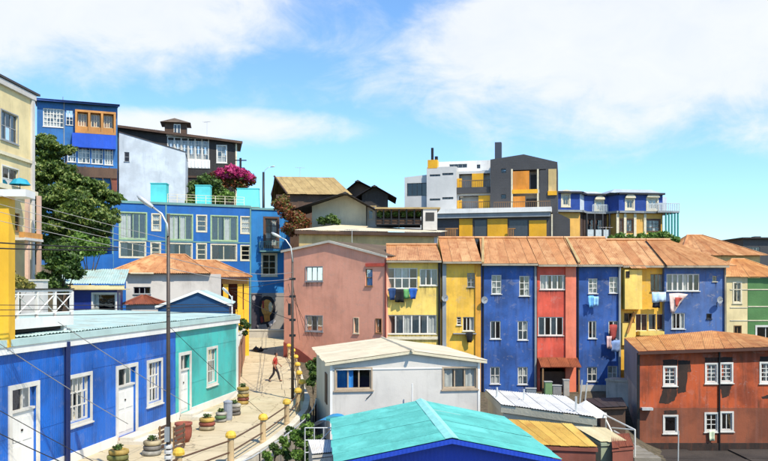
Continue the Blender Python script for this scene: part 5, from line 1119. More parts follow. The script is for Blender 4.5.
MB().tbox(f, B.x(590), B.x(613), -1.3, -1.2, B.z(600, 240), B.z(600, 229)).obj('porch_rail', G['lamp_grey'], B.root)
for px in (590, 598, 606, 613): q = B.x(px); MB().tbox(f, q - .1, q + .1, -1.4, -1.1, 0, zc).obj('porch_post', G['dark_frame'], B.root)
LG = leafmat('leaf_green', ['16240c', '2b4216', '44601f', '64803a', '7d9346']); LD2 = leafmat('leaf_dark', ['22320f', '3c541c', '5d7734', '849446', 'ada660']); LO = leafmat('leaf_light', ['2f4a18', '4f7028', '6f9038', '8fae52'])
LP = leafmat('leaf_magenta', ['7a1c48', 'b8306c', 'd8488c', 'e87aac'], trans=.3); LR = leafmat('leaf_rust', ['3a2a14', '6a3a1e', '8f4a26', '5f6a28', '7a7a34']); LY = leafmat('leaf_dry', ['4a4a1c', '74702e', '94883f', '5a6a28'])
BARK = paint('bark', '5a4a3a', .9, 'concrete', .4, .3, '2a221a')
def leaves(blobs, n, size, seed, clump=0):
    g = np.random.default_rng(seed); bl = np.array(blobs, float)
    if clump:                                                  # break each bough into leafy clumps around its surface
        sub = []
        for b in bl:
            for k in range(clump):
                d = g.normal(size=3); d /= np.linalg.norm(d); q = g.uniform(.36, .58)
                sub.append([*(b[:3] + d * b[3:6] * g.uniform(.55, .95)), b[3] * q, b[4] * q, b[5] * q * .7])
        bl = np.array(sub)
    vol = bl[:, 3] * bl[:, 4] * bl[:, 5] if bl.shape[1] > 4 else bl[:, 3] ** 3
    w = vol ** .75; w /= w.sum(); idx = g.choice(len(bl), n, p=w)
    d = g.normal(size=(n, 3)); d /= np.linalg.norm(d, axis=1)[:, None]; r = g.random(n) ** .42
    rad = bl[:, 3:6] if bl.shape[1] > 4 else np.repeat(bl[:, 3:4], 3, 1)
    lump = 1 + .22 * np.sin(d[:, 0] * 5 + idx) * np.sin(d[:, 2] * 6 + idx * 2) + .12 * np.sin(d[:, 1] * 11)
    c = bl[idx, :3] + d * rad[idx] * (r * lump)[:, None]
    u = g.normal(size=(n, 3)); u /= np.linalg.norm(u, axis=1)[:, None]; v = np.cross(u, d + .6 * g.normal(size=(n, 3))); v /= np.linalg.norm(v, axis=1)[:, None] + 1e-9
    s = size * g.uniform(.6, 1.5, n)[:, None]
    a, b = u * s, v * s * .55
    q = np.stack([c - a, c + b, c + a, c - b], 1).reshape(-1, 3)
    return q
def leafmesh(name, q, mat, parent):
    n = len(q) // 4; me = bpy.data.meshes.new(name); me.vertices.add(len(q)); me.vertices.foreach_set('co', q.astype(np.float32).ravel())
    me.loops.add(len(q)); me.loops.foreach_set('vertex_index', np.arange(len(q), dtype=np.int32)); me.polygons.add(n)
    me.polygons.foreach_set('loop_start', np.arange(0, len(q), 4, dtype=np.int32)); me.update(calc_edges=True)
    me.materials.append(mat); o = bpy.data.objects.new(name, me); COL.objects.link(o); o.parent = parent; o['kind'] = 'stuff'; return o
LG0 = LG
# ------------------------------------------------------------------ guard rail along the street edge
YEL = paint('cap_yellow', 'e0b53c', .6, 'plaster', .3, .2, '8a6a30'); STO = paint('post_stone', 'bda47a', .85, 'plaster', .4, .25)
posts = [(16.5, -7.2), (19.8, -6.5), (23.3, -5.8), (26, -4.8), (29.5, -4.28), (33.4, -3.88), (37, -3.8), (40.4, -3.95), (44.6, -4.55), (48.9, -5.1), (53.3, -5.7), (57.5, -6.35), (61.2, -7.1)]
gr = empty('guard_rail', (posts[0][1], posts[0][0], 0), 0, 'stone posts with yellow caps joined by pipe rails along the street edge', 'guard rail')
def gl(d, x, z): return (x - posts[0][1] - .18, d - posts[0][0], street_z(d) + z)
for d, x in posts:
    c = gl(d, x, 0); po = MB().lathe([(.13, 0), (.13, .08), (.11, .12), (.105, .86)], c, 10).obj('post', STO, gr)
    MB().lathe([(.1, .86), (.17, .88), (.18, .96), (.14, 1.05), (.06, 1.09)], c, 10).obj('cap', YEL, po)
RAILM = plain('rail_rust', '6a4e38', .6, .3)
for z in (.78, .4):
    for (a, b) in zip(posts[:-1], posts[1:]): MB().tube([gl(*a, z), gl(*b, z)], .028, 6).obj('rail', RAILM, gr)
kb = MB()
for D_ in np.arange(10, 62, .8):
    E_ = D_ + .79; a, b = interp(RIGHT, D_), interp(RIGHT, E_)
    kb = MB().hexa([(a - .06 + 7.2, D_ - 16.5, street_z(D_) - .5), (a + .22 + 7.2, D_ - 16.5, street_z(D_) - .5), (b + .22 + 7.2, E_ - 16.5, street_z(E_) - .5), (b - .06 + 7.2, E_ - 16.5, street_z(E_) - .5), (a - .06 + 7.2, D_ - 16.5, street_z(D_) + .1), (a + .22 + 7.2, D_ - 16.5, street_z(D_) + .1), (b + .22 + 7.2, E_ - 16.5, street_z(E_) + .1), (b - .06 + 7.2, E_ - 16.5, street_z(E_) + .1)])
    kb.obj('kerb_block', G['pale_concrete'], gr)
for D_ in np.arange(14, 40, 1.6):                             # outer lower pipe on short brackets
    x = interp(RIGHT, D_) + .55; MB().tube([(x + 7.2, D_ - 16.5, -1.4), (x + 7.2, D_ - 16.5, .25)], .025, 5).obj('bracket_post', G['dark_metal'], gr)
pp = [(interp(RIGHT, d) + .55 + 7.2, d - 16.5, .22) for d in np.arange(14, 41, 1.5)]
MB().tube(pp, .03, 6).obj('outer_rail', G['lamp_grey'], gr)
# stone blocks of the retaining wall below the kerb
rw = empty('retaining_wall', (-4.2, 30, -3), 0, 'rough stone retaining wall below the guard rail', 'wall')
for D_ in np.arange(12, 56, .62):
    for k in range(5):
        if random.random() < .06: continue
        d0 = D_ + (k % 2) * .3; x = interp(RIGHT, d0) + .02; w = random.uniform(.5, .6); h = random.uniform(.44, .5); t_ = random.uniform(.12, .3)
        z0 = -2.9 + k * .5 + street_z(d0); x2 = interp(RIGHT, d0 + w) + .02
        MB().hexa([(x + 4.2, d0 - 30, z0 + 3), (x + t_ + 4.2, d0 - 30 + .03, z0 + 3), (x2 + t_ + 4.2, d0 + w - 30 - .03, z0 + 3), (x2 + 4.2, d0 + w - 30, z0 + 3), (x + 4.2, d0 - 30, z0 + h + 3), (x + t_ * .9 + 4.2, d0 - 30 + .04, z0 + h + 3), (x2 + t_ * .9 + 4.2, d0 + w - 30 - .04, z0 + h + 3), (x2 + 4.2, d0 + w - 30, z0 + h + 3)]).obj('stone', G['stone'], rw)

# ------------------------------------------------------------------ street furniture along the facades
TYRE = plain('tyre_black', '2c2a2a', .8)
def tyre(r, h, c, mat, parent, name='tyre'):
    return MB().lathe([(r * .55, .03 * h), (r * .8, 0), (r * .97, .15 * h), (r, .5 * h), (r * .97, .85 * h), (r * .8, h), (r * .55, .97 * h), (r * .5, .5 * h)], c, 14).obj(name, mat, parent, smooth=True)
tp = {k: paint('tyre_' + k, v, .8, 'concrete', .65, .45, '3a342c', 2.5) for k, v in dict(yellow='b99a4a', white='a8a498', grey='77736c', red='8f4a36', olive='7a7a3c', cream='a89a78', green='5f7f50').items()}
def tyre_stack(px, py, cols, label, r=.36, h=.24, soil=True):
    r *= .8; h *= .7
    p = atz(px, py, 0.0); o = empty('tyre_planter', (p.x, p.y, street_z(p.y) + .004), random.uniform(0, 3), label, 'planter', 'painted tyre planters along the facades')
    for i, c in enumerate(cols): tyre(r * random.uniform(.95, 1.04), h, (random.uniform(-.03, .03), random.uniform(-.03, .03), i * h), tp[c], o)
    MB().lathe([(.01, len(cols) * h - .06), (r * .55, len(cols) * h - .05)], (0, 0, 0), 10).obj('soil', plain('soil', '5a4a34', .95), o)
    if len(cols) > 2: leafmesh('plant', leaves([(0, 0, len(cols) * h + .08, .16, .16, .08)], 90, .045, int(px)), LG0, o)
    return o
tyre_stack(118, 465, ['olive', 'olive', 'yellow'], 'olive tyre planter nearest the blue house door at the bottom edge', .42)
tyre_stack(152, 455, ['white', 'grey', 'cream'], 'grey whitewashed tyre stack left of the lamp post', .4)
tyre_stack(207, 430, ['cream', 'red', 'yellow'], 'yellow topped tyre stack on the street before the turquoise door', .4)
tyre_stack(233.5, 415, ['grey', 'grey', 'white'], 'grey tyre stack under the turquoise house corner', .4)
tyre_stack(243, 404, ['yellow', 'red', 'yellow', 'cream', 'yellow'], 'tall stack of yellow and red tyres at the turquoise house corner', .36)
tyre_stack(221, 422, ['white', 'green', 'white'], 'small white and green tyre planter beside the grey one', .3, .2)
p = atz(228, 420, 0); o = empty('litter_bin', (p.x, p.y, .004), 0, 'slim grey cylindrical bin between tyre planters', 'bin'); MB().lathe([(.17, 0), (.19, .1), (.19, .72), (.16, .74)], (0, 0, 0), 12).obj('drum', plain('bin_grey', '8d939c', .5), o); MB().lathe([(.2, .74), (.2, .8), (.05, .86)], (0, 0, 0), 12).obj('lid', plain('bin_grey', '8d939c', .5), o)
p = atz(183.5, 442, 0); o = empty('flower_pot', (p.x, p.y, .004), 0, 'round red clay pot by the lamp post', 'pot'); MB().lathe([(.2, 0), (.3, .2), (.32, .45), (.29, .62), (.33, .64), (.33, .72), (.25, .72), (.24, .6)], (0, 0, 0), 14).obj('pot', paint('clay', '8f4a38', .8, 'plaster', .5, .35, '4a3026', 2), o, smooth=True); MB().lathe([(.01, .62), (.25, .62)], (0, 0, 0), 12).obj('soil', plain('soil', '5a4a34', .95), o)
p = atz(172, 450, 0); o = empty('slatted_crate', (p.x, p.y, .004), R(80), 'wooden slatted crate standing behind the lamp post', 'crate')
for k in range(5): MB().box(-.45, .45, -.3, -.27, .08 + k * .17, .18 + k * .17).obj('slat', G['brown_wood'], o); MB().box(-.45, .45, .27, .3, .08 + k * .17, .18 + k * .17).obj('slat', G['brown_wood'], o)
for sx in (-.42, .42):
    for sy in (-.26, .26): MB().box(sx - .03, sx + .03, sy - .02, sy + .02, 0, .9).obj('corner_post', G['wood_frame'], o)
def step(H, px, label, n=2, w=1.5):
    x = H.x(px); o = H.root.matrix_basis @ Vector((x, -.08, 0.004)); e = empty('door_step', o, H.root.rotation_euler.z, label, 'steps')
    MB().box(-w / 2, w / 2, -.95, 0, 0, .13).obj('tread', G['pale_concrete'], e); MB().box(-w / 2 + .08, w / 2 - .08, -.5, -.004, .132, .24).obj('tread', G['pale_concrete'], e)
step(HM, 126, 'pale concrete steps below the blue house door'); step(HT, 185, 'pale concrete steps below the turquoise house door')
# refuse sacks at the boundary wall
p = P(256, 352, 66); o = empty('refuse_sacks', (p.x, p.y, street_z(66) + .01), 0, 'heap of dark refuse sacks at the foot of the boundary wall', 'refuse sacks'); o.scale = (.7, .7, .7)
for k, (a, b, r) in enumerate(((0, 0, .38), (.55, .1, .32), (.3, -.35, .3))): MB().lathe([(r * .7, 0), (r * 1.05, r * .4), (r, r * .8), (r * .5, r * 1.3), (r * .12, r * 1.55), (r * .22, r * 1.75)], (a, b, 0), 9).obj('sack', plain('sack_black', '1d1e22', .4), o, smooth=True)
MB().tube([(-.5, -.1, .15), (1.4, -.3, .35)], .06, 6).obj('tied_neck', plain('sack_black', '1d1e22', .4), o)
p = P(253, 322, 58); 

# ------------------------------------------------------------------ poles, lamps and wires
def lamp_pole(px, D_, top_py, arm, label, zb=0.0, r=.055, mat=None, transformer=False):
    p = P(px, HY, D_); o = empty('street_lamp', (p.x, p.y, zb), 0, label, 'street lamp'); ht = ZC + (HY - top_py) / F * D_ - zb; mat = mat or G['pole_metal']
    MB().tube([(0, 0, 0), (0, 0, ht * .5), (0, 0, ht)], [r * 1.15, r, r * .8], 10).obj('pole', mat, o, smooth=True)
    pts = [Vector((((a - px) / F) * D_, dy, ZC + (HY - b) / F * D_ - zb)) for a, b, dy in arm]
    MB().tube(pts, .03, 6).obj('arm', G['lamp_grey'], o, smooth=True)
    d = (pts[-1] - pts[-2]).normalized(); c = pts[-1]; L = .5
    b = MB(); n0 = 0
    sec = [(0, .05, .04), (.1, .09, .06), (.35, .13, .08), (.6, .12, .07), (.72, .04, .03)]
    for t_, w, h in sec:
        q = c + d * t_ * .75; s_ = d.cross(Vector((0, 0, 1))).normalized(); u = s_.cross(d)
        for k in range(8): an = 2 * math.pi * k / 8; b.v.append(tuple(q + s_ * w * math.cos(an) + u * h * math.sin(an)))
    for i in range(4):
        for k in range(8): j = (k + 1) % 8; b.f.append((i * 8 + k, i * 8 + j, i * 8 + 8 + j, i * 8 + 8 + k))
    hd = b.obj('lamp_head', G['lamp_grey'], o, smooth=True)
    return o, ht
L1, h1 = lamp_pole(168.3, 22.2, 214, [(168.5, 236, -.05), (167.5, 224, -.05), (162, 214, -.05), (153.5, 207.5, -.05)], 'tall street lamp post with curved arm before the blue houses', 0)
for z in (2.1, 2.25, 2.4, 2.55): MB().lathe([(.11, z - .05), (.115, z), (.11, z + .05)], (0, 0, -1.2), 10).obj('wrapped_band', plain('band_white', 'c9c6bf', .6), L1)
MB().box(-.06, .06, -.18, -.07, 1.5, 1.9).obj('meter_box', G['grey_zinc'], L1)
L2, h2 = lamp_pole(292.5, 41, 252, [(293, 262, -.05), (291, 247, -.05), (286, 240, -.05), (281, 237.5, -.05)], 'slender street lamp post before the pink house', 0, .07)
for z in (3.2, 4.0, 5.2, 6.1): MB().box(-.16, .16, -.06, .06, z, z + .12).obj('cable_bracket', G['dark_metal'], L2)
MB().box(-.22, -.09, -.1, .1, 4.3, 4.9).obj('junction_box', G['dark_metal'], L2)
lamp_pole(232, 45.5, 296, [(232, 300, 0), (231, 296.5, 0), (229, 294, -.1)], 'small lamp with upturned head behind the turquoise roof corner', 0, .05, G['lamp_grey'])
# satellite dish like lamp head at its top is the head itself
L4, h4 = lamp_pole(263.5, 96, 172, [(263.5, 174, 0), (265, 170, 0), (268, 167.5, 0), (270.5, 167, 0)], 'dark street lamp on the skyline beside the tan roof', 8, .16, G['dark_metal'])
p = P(240.5, 186, 100); up = empty('utility_pole', (p.x, p.y, 10), 0, 'dark utility pole with crossarms above the bougainvillea', 'utility pole')
ht = ZC + (HY - 158) / F * 100 - 10; MB().tube([(0, 0, 0), (0, 0, ht)], .14, 8).obj('pole', G['dark_metal'], up)
for z, w in ((ht - .35, .75), (ht - 1.3, .5)): MB().box(-w, w, -.06, .06, z, z + .12).obj('crossarm', G['dark_metal'], up); 
MB().box(-.35, .35, -.25, .25, ht - 1.9, ht - 1.3).obj('transformer', G['dark_metal'], up)

WIRE = plain('wire_black', '1f1e1e', .6); WIREL = plain('wire_grey', '9a9894', .5)
wires = [0]
def wire(a, b, sag, label, r=.012, mat=WIRE, n=14):
    pts = [Vector(a).lerp(Vector(b), i / n) - Vector((0, 0, sag * 4 * (i / n) * (1 - i / n))) for i in range(n + 1)]
    tag(MB().tube(pts, r, 4).obj('overhead_wire', mat, smooth=True), label, 'wire', 'overhead wires')
pl1 = Vector(L1.location); ORD = ['uppermost', 'second from the top', 'third from the top', 'lowest']; WL_ = 'thin grey overhead wire crossing the dark tree at left, '
for k, (ya, yb) in enumerate(((196, 239), (205, 246), (213, 251), (222, 257))): wire(P(-12, ya - 4, 20), pl1 + Vector((0, -.02, ZC + (HY - yb) / F * 22.2)), .03, WL_ + ORD[k], .007, WIREL)
for k, (ya, yb) in enumerate(((242, 248), (248, 250))): wire(P(-12, ya, 21), P(118, yb, 21.5), .02, ('upper', 'lower')[k] + ' thick black cable running level past the yellow wall', .018)
for k, (ya, yb) in enumerate(((305, 306), (310, 308), (316, 313))): wire(P(-12, ya, 20), P(238, yb - 2, 23), .02, ('upper', 'middle', 'lower')[k] + ' dark wire running level across the white terrace', .009)
wire(P(-12, 336, 18), P(128, 424, 24), .05, 'pale wire slanting down across the blue house from the left edge', .011, WIREL)
wire(P(58, 322, 19), P(190, 405, 25), .05, 'pale wire slanting down between the blue windows', .010, WIREL)
wire(P(-12, 404, 16), P(110, 470, 17), .02, 'dark wire at the lower left corner of the blue house', .008); wire(P(-12, 428, 16), P(80, 470, 17), .02, 'second dark wire at the lower left corner below the first', .010)
a1 = pl1 + Vector((0, 0, 5.6)); p2 = Vector(L2.location)
for k, z in enumerate((4.05, 5.25, 6.15)): wire(p2 + Vector((0, 0, z)), P(232 - 2 * k, 292 - 2 * k, 62), .15, ('lower', 'middle', 'upper')[k] + ' wire from the slender lamp post towards the pale house', .014)
for k, z in enumerate((6.2, 6.5)): wire(p2 + Vector((0, 0, z)), pl1 + Vector((0, 0, z + .1)), .25, ('lower', 'upper')[k] + ' wire strung between the two street lamp posts', .010, WIREL)
for k in range(3): wire(p2 + Vector((0, 0, 6.3 - .5 * k)), P(300 + 8 * k, 340, 61) - Vector((0, 0, 0)), .2, ('left', 'middle', 'right')[k] + ' wire from the slender lamp post down the pink wall', .012)
wire(pl1 + Vector((0, 0, 4.7)), P(268, 418, 30), .05, 'wire slanting down from the lamp post over the turquoise facade', .009)
wire(p2 + Vector((0, 0, 5)), P(286, 268, 86), .3, 'wire from the slender lamp post back to the blue annex', .016)
wire(p2 + Vector((0, 0, 4.6)), P(283, 288, 86), .3, 'lower wire from the slender lamp post back to the blue annex', .016)

# ------------------------------------------------------------------ vegetation
def plant(name, label, cat, base, blobs, n, size, mat, seed, trunk=None, group=None, clump=0):
    o = empty(name, base, 0, label, cat, group); bx, by, bz = base
    bl = [(a - bx, b - by, c - bz, *r) for a, b, c, *r in blobs]
    leafmesh('crown' if trunk else 'foliage', leaves(bl, n, size, seed, clump), mat, o)
    t_ = MB(); rt = trunk or .03
    top = max(bl, key=lambda b: b[2]); lim = bl if len(bl) < 9 else bl[::max(1, len(bl) // 9)]
    hub = Vector((0, 0, max(.1, min(b[2] for b in bl) * .7)))
    t_.tube([(0, 0, -.3), tuple(hub * .5 + Vector((.05, 0, 0))), tuple(hub)], [rt, rt * .8, rt * .65], 8)
    for b in lim: c = Vector(b[:3]); t_.tube([tuple(hub), tuple(hub.lerp(c, .5) + Vector((random.uniform(-.1, .1), random.uniform(-.1, .1), .1))), tuple(c)], [rt * .5, rt * .3, rt * .1], 6)
    t_.obj('trunk' if trunk else 'stem', BARK, o, smooth=True); return o
def blobs_px(specs):                                           # (px, py, D, radius px, depth factor)
    out = []
    for px, py, D_, rp, *e in specs: c = P(px, py, D_); r = rp / F * D_; out.append((c.x, c.y, c.z, r, r, r * (e[0] if e else .8)))
    return out
bt = blobs_px([(46, 150, 58, 15), (38, 175, 57, 14), (60, 168, 58, 17), (75, 185, 57, 16), (50, 195, 56, 20), (70, 205, 56, 20), (92, 190, 58, 14), (104, 200, 58, 13), (88, 212, 56, 18), (110, 215, 58, 11), (60, 225, 56, 22), (85, 235, 57, 18), (100, 240, 58, 12),
                (40, 215, 56, 14), (44, 245, 56, 18), (68, 250, 57, 16), (98, 222, 57, 14), (34, 158, 57, 9), (66, 150, 58, 8), (52, 140, 58, 7)])
plant('leafy_tree', 'large dark leafy tree below the tall blue house', 'tree', (P(62, 0, 57.5).x, 57.5, ground_z(P(62, 0, 57.5).x, 57.5)), bt, 90000, .12, LD2, 1, .45, None, 16)
b2 = blobs_px([(50, 262, 44, 13), (60, 252, 44, 14), (70, 258, 44, 12), (62, 270, 44, 15), (48, 275, 44, 10), (74, 272, 44, 10), (55, 285, 44, 12), (68, 243, 45, 8)])
plant('young_tree', 'lighter green young tree behind the white terrace', 'tree', (P(60, 0, 44).x, 44, ground_z(P(60, 0, 44).x, 44)), b2, 14000, .085, LG, 2, .14, None, 12)
b3 = blobs_px([(80, 240, 50, 9), (95, 247, 50, 10), (86, 250, 50, 8), (104, 243, 50, 6)])
plant('flowering_shrub', 'pale leafy shrub between the tree and the blue hotel', 'shrub', (P(90, 0, 50).x, 50, ground_z(P(90, 0, 50).x, 50)), b3, 4000, .11, LO, 3, .1)
b4 = blobs_px([(12, 280, 36, 8), (22, 284, 36, 7), (8, 272, 36, 6), (30, 287, 36, 5)])
plant('potted_shrub', 'yellowish shrub on the porch beside the yellow wall', 'shrub', (P(18, 0, 36).x, 36, 3.2), b4, 1500, .09, LY, 4)
p = P(34.5, 289, 40); o = empty('planter_box', (p.x, p.y, 3.4), 0, 'pale stone planter box beside the porch', 'planter'); MB().box(-.55, .55, -.3, .3, 0, p.z - 3.4 + .4).obj('box', G['pale_wall'], o); MB().box(-.6, .6, -.35, .35, p.z - 3.0, p.z - 2.92).obj('rim', G['pale_concrete'], o)
b5 = blobs_px([(218, 178, 98, 9), (230, 174, 98, 10), (243, 176, 98, 9), (250, 180, 98, 7), (225, 183, 98, 8), (240, 184, 98, 9), (212, 181, 98, 6)])
bo = plant('bougainvillea', 'bright magenta bougainvillea below the black timber house', 'shrub', (P(232, 0, 98).x, 98, ground_z(P(232, 0, 98).x, 98)), blobs_px([(222, 174, 97.6, 7), (232, 172, 97.6, 8), (243, 174.5, 97.6, 7.5), (250, 178, 97.6, 5), (228, 168.5, 97.6, 4)]), 5000, .15, LP, 5)
plant('bougainvillea', 'rust and dark leafed bush under the magenta flowers', 'shrub', (P(234, 0, 98.6).x, 98.6, ground_z(P(232, 0, 98).x, 98)), b5, 4500, .15, LR, 6)
plant('green_shrub', 'green shrub on the slope left of the bougainvillea', 'shrub', (P(203, 0, 95).x, 95, ground_z(P(203, 0, 95).x, 95)), blobs_px([(196, 187, 95, 8), (205, 181, 95, 8), (213, 184, 95, 9), (208, 192, 95, 9), (194, 196, 95, 7), (220, 194, 95, 8)]), 6000, .15, LG, 7)
plant('green_shrub', 'light green shrub on the slope behind the hotel roof rail', 'shrub', (P(228, 0, 94).x, 94, ground_z(P(228, 0, 94).x, 94)), blobs_px([(228, 196, 94, 7), (218, 200, 94, 6), (190, 202, 94, 5)]), 2500, .13, LO, 8)
plant('rusty_creeper', 'rust coloured creeper spilling beside the blue annex', 'shrub', (P(285, 0, 82).x, 82, ground_z(P(285, 0, 82).x, 82)), blobs_px([(280, 205, 84, 8), (288, 212, 83, 9), (296, 218, 82, 10), (292, 228, 82, 10), (300, 228, 81, 9), (284, 200, 85, 6), (305, 222, 81, 6)]), 7000, .14, LR, 9)
plant('green_shrub', 'small green bush on the white roof before the cream shed', 'shrub', (P(330, 0, 82.3).x, 82.3, ground_z(P(330, 0, 82).x, 82)), blobs_px([(322, 221, 82.5, 5), (331, 219, 82.5, 6), (337, 221.5, 82.5, 4)]), 1800, .11, LG, 10)
plant('green_shrub', 'leafy hedge behind the orange row roofs below the villa', 'hedge', (P(645, 0, 72).x, 72, ground_z(P(645, 0, 72).x, 72)), blobs_px([(612, 238.5, 72, 4), (620, 237, 72, 5), (630, 238, 72, 5), (641, 237, 72, 5), (652, 237, 72, 6), (662, 236, 72, 6), (670, 238, 72, 5), (676, 240, 72, 4)]), 5000, .11, LO, 12)
plant('green_shrub', 'bush sprouting between the street lamp and the white house', 'shrub', (P(313, 0, 43).x, 43, ground_z(P(313, 0, 43).x, 43)), blobs_px([(312, 366, 43, 6), (315, 374, 43, 6), (311, 382, 43, 5), (317, 360, 43, 3.5)]), 3000, .07, LG, 13)
plant('dry_shrub', 'light green shrub growing from the retaining wall at the bottom', 'shrub', (P(305, 0, 27.5).x, 27.5, -2.8), blobs_px([(304, 428, 27.5, 8), (300, 440, 27.5, 10), (309, 442, 27.3, 10), (316, 452, 27, 9), (300, 455, 27.2, 10), (306, 418, 27.8, 4)]), 9000, .05, LO, 14, None, None, 8)
plant('green_shrub', 'dense green shrub at the foot of the retaining wall', 'shrub', (P(318, 0, 26.5).x, 26.5, -2.9), blobs_px([(318, 440, 26.5, 7), (324, 452, 26.5, 8), (312, 460, 26.5, 10), (326, 462, 26.5, 8)]), 6500, .045, LG, 15, None, None, 8)
for k, (px, py, D_) in enumerate(((274, 447, 27.6), (283, 440, 29), (290, 430, 31), (266, 455, 26.3), (285, 452, 28.3))):
    plant('wall_weed', ['second tuft of weeds from the left under the guard rail', 'pale tuft of weeds below the middle of the guard rail', 'green tuft of weeds farthest up under the guard rail', 'pale tuft of weeds nearest the bottom edge under the guard rail', 'low green tuft of weeds beside the light green shrub'][k], 'weeds', tuple(P(px, py, D_) - Vector((0, 0, .3))), blobs_px([(px, py, D_, 4.5), (px + 3, py + 5, D_, 4)]), 700, .05, LO if k % 2 else LG, 20 + k, None, 'weeds on the retaining wall')
plant('wall_creeper', 'green creeper trailing over the boundary wall past the turquoise house', 'shrub', (-9.0, 50.5, .3), blobs_px([(243, 322, 50, 4), (247, 326, 51, 4), (240, 328, 50, 3.5), (245, 333, 51, 3)]), 1500, .06, LG, 30)
plant('palm_shrub', 'spiky pale shrub at the left corner of the hotel roof', 'shrub', (P(120, 0, 88).x, 88, ground_z(P(120, 0, 88).x, 88)), blobs_px([(119, 197, 88, 4), (122, 201, 88, 4), (117, 204, 88, 4)]), 900, .2, LO, 31)
plant('terrace_plants', 'row of green plants along the dark railed roof terrace', 'plants', (P(399, 0, 79.6).x, 79.6, P(399, 219, 79.6).z - .6), blobs_px([(380 + 8 * k, 214, 79.6, 3.6) for k in range(6)]), 2500, .1, LG, 32)

# blue tarpaulin hood and white rail between retaining wall and turquoise roof
p = P(324, 420, 28.2); o = empty('tarpaulin_hood', (p.x, p.y, -2.8), R(-15), 'curved blue tarpaulin hood beside the turquoise roof', 'tarpaulin')
m = MB(); k_ = 8
for i in range(k_):
    a0, a1 = math.pi * i / k_, math.pi * (i + 1) / k_
    m.quad((-.45 * math.cos(a0), 0, p.z + 2.5 + .3 * math.sin(a0)), (-.45 * math.cos(a1), 0, p.z + 2.5 + .3 * math.sin(a1)), (-.45 * math.cos(a1), 1.5, p.z + 2.5 + .3 * math.sin(a1)), (-.45 * math.cos(a0), 1.5, p.z + 2.5 + .3 * math.sin(a0)))
m.obj('sheet', plain('tarp_blue', '2f86b4', .5), o, smooth=True, weld=True)
for sx in (-.45, .45):
    for sy in (.05, 1.45): MB().tube([(sx, sy, 0), (sx, sy, p.z + 2.5)], .02, 5).obj('hoop_leg', G['lamp_grey'], o)
p0, p1 = P(305, 428, 26), P(333, 426, 26); o = empty('yard_railing', (p0.x, p0.y, -3), 0, 'light pipe railing below the blue tarpaulin', 'railing')
for z in (p0.z + 3, p0.z + 2.6, p0.z + 2.2): MB().tube([(0, 0, z), (p1.x - p0.x, 0, z)], .02, 5).obj('rail', G['lamp_grey'], o)
MB().tube([(0.1, 0, p0.z + 2.2), (p1.x - p0.x, 0, p0.z + 3)], .018, 5).obj('brace', G['lamp_grey'], o)
for k in range(4): q = (p1.x - p0.x) * k / 3; MB().tube([(q, 0, 0), (q, 0, p0.z + 3)], .022, 5).obj('post', G['lamp_grey'], o)
freeshed('white_slab_roof', 'small white slab roof below the yard railing', 'shed', [P(312, 455, 24), P(333, 453, 24), P(331, 441, 25.5), P(308, 441, 25.5)], .1, G['white_roof'], G['pale_concrete'], -3.2, 2, .05)

# ------------------------------------------------------------------ walking person
p = atz(274.6, 382.5, 0); PS = empty('person', (p.x, p.y, street_z(p.y) + .004), R(0), 'person in red top and dark trousers walking right along the street', 'person')
PS.scale = (1.0, 1.0, 1.0)
def skin(name, chains, mat, parent, sub=2, root=0):
    vs, es, rs = [], [], []
    idx = {}
    for ch in chains:
        prev = None
        for (co, r) in ch:
            key = tuple(round(c, 4) for c in co)
            if key not in idx: idx[key] = len(vs); vs.append(co); rs.append(r)
            if prev is not None: es.append((prev, idx[key]))
            prev = idx[key]
    me = bpy.data.meshes.new(name); me.from_pydata(vs, es, []); o = bpy.data.objects.new(name, me); COL.objects.link(o); o.parent = parent
    sm = o.modifiers.new('skin', 'SKIN'); sm.use_smooth_shade = True
    for i, d in enumerate(me.skin_vertices[0].data):
        d.radius = rs[i] if isinstance(rs[i], tuple) else (rs[i], rs[i]); d.use_root = (i == root)
    sb = o.modifiers.new('sub', 'SUBSURF'); sb.levels = sb.render_levels = sub
    me.materials.append(mat); return o
# walking to +x: x forward, y sideways (+y = left side away from camera)
pelv, chest, neck = (0, 0, .93), (.05, 0, 1.32), (.07, 0, 1.48)
hipR, hipL = (0, -.09, .9), (0, .09, .9); knR, knL = (-.04, -.09, .5), (.2, .09, .52); anR, anL = (-.32, -.09, .14), (.3, .09, .09)
toR, toL = (-.22, -.09, .04), (.45, .09, .05)
shR, shL = (.04, -.18, 1.4), (.06, .18, 1.4); elR, elL = (-.1, -.22, 1.13), (.12, .23, 1.13); wrR, wrL = (.04, -.2, .92), (.3, .19, 1.0)
SK = plain('skin_tone', '9a6a50', .6)
legs = [[(pelv, .13), (hipR, .085), (knR, .062), (anR, .042), (toR, .035)], [(pelv, .13), (hipL, .085), (knL, .062), (anL, .042), (toL, .035)]]
def hand(w, d):
    w, d = Vector(w), Vector(d).normalized(); s = Vector((d.z, 0, -d.x)) if True else None; out = []
    palm = w + d * .07
    base = [(tuple(w), .026), (tuple(palm), .03)]; out.append(base)
    for k, L in zip((-1.5, -.5, .5, 1.5), (.065, .08, .075, .055)):
        a = palm + Vector((.02 * k, 0, 0)) + d * .025; b = a + d * L * .55 + Vector((.008, 0, 0)); c = b + (d + Vector((.5, 0, 0))).normalized() * L * .45
        out.append([(tuple(palm), .03), (tuple(a), .01), (tuple(b), .009), (tuple(c), .008)])
    t0 = w + d * .03 + Vector((.035, 0, 0)); out.append([(tuple(w), .026), (tuple(t0), .012), (tuple(t0 + d * .05 + Vector((.01, 0, 0))), .01)])
    return out
head = [[(neck, .05), ((.085, 0, 1.54), .052), ((.1, 0, 1.62), (.09, .075)), ((.095, 0, 1.7), (.085, .07)), ((.09, 0, 1.745), .045)], [((.1, 0, 1.62), (.09, .075)), ((.2, 0, 1.605), .016)]]
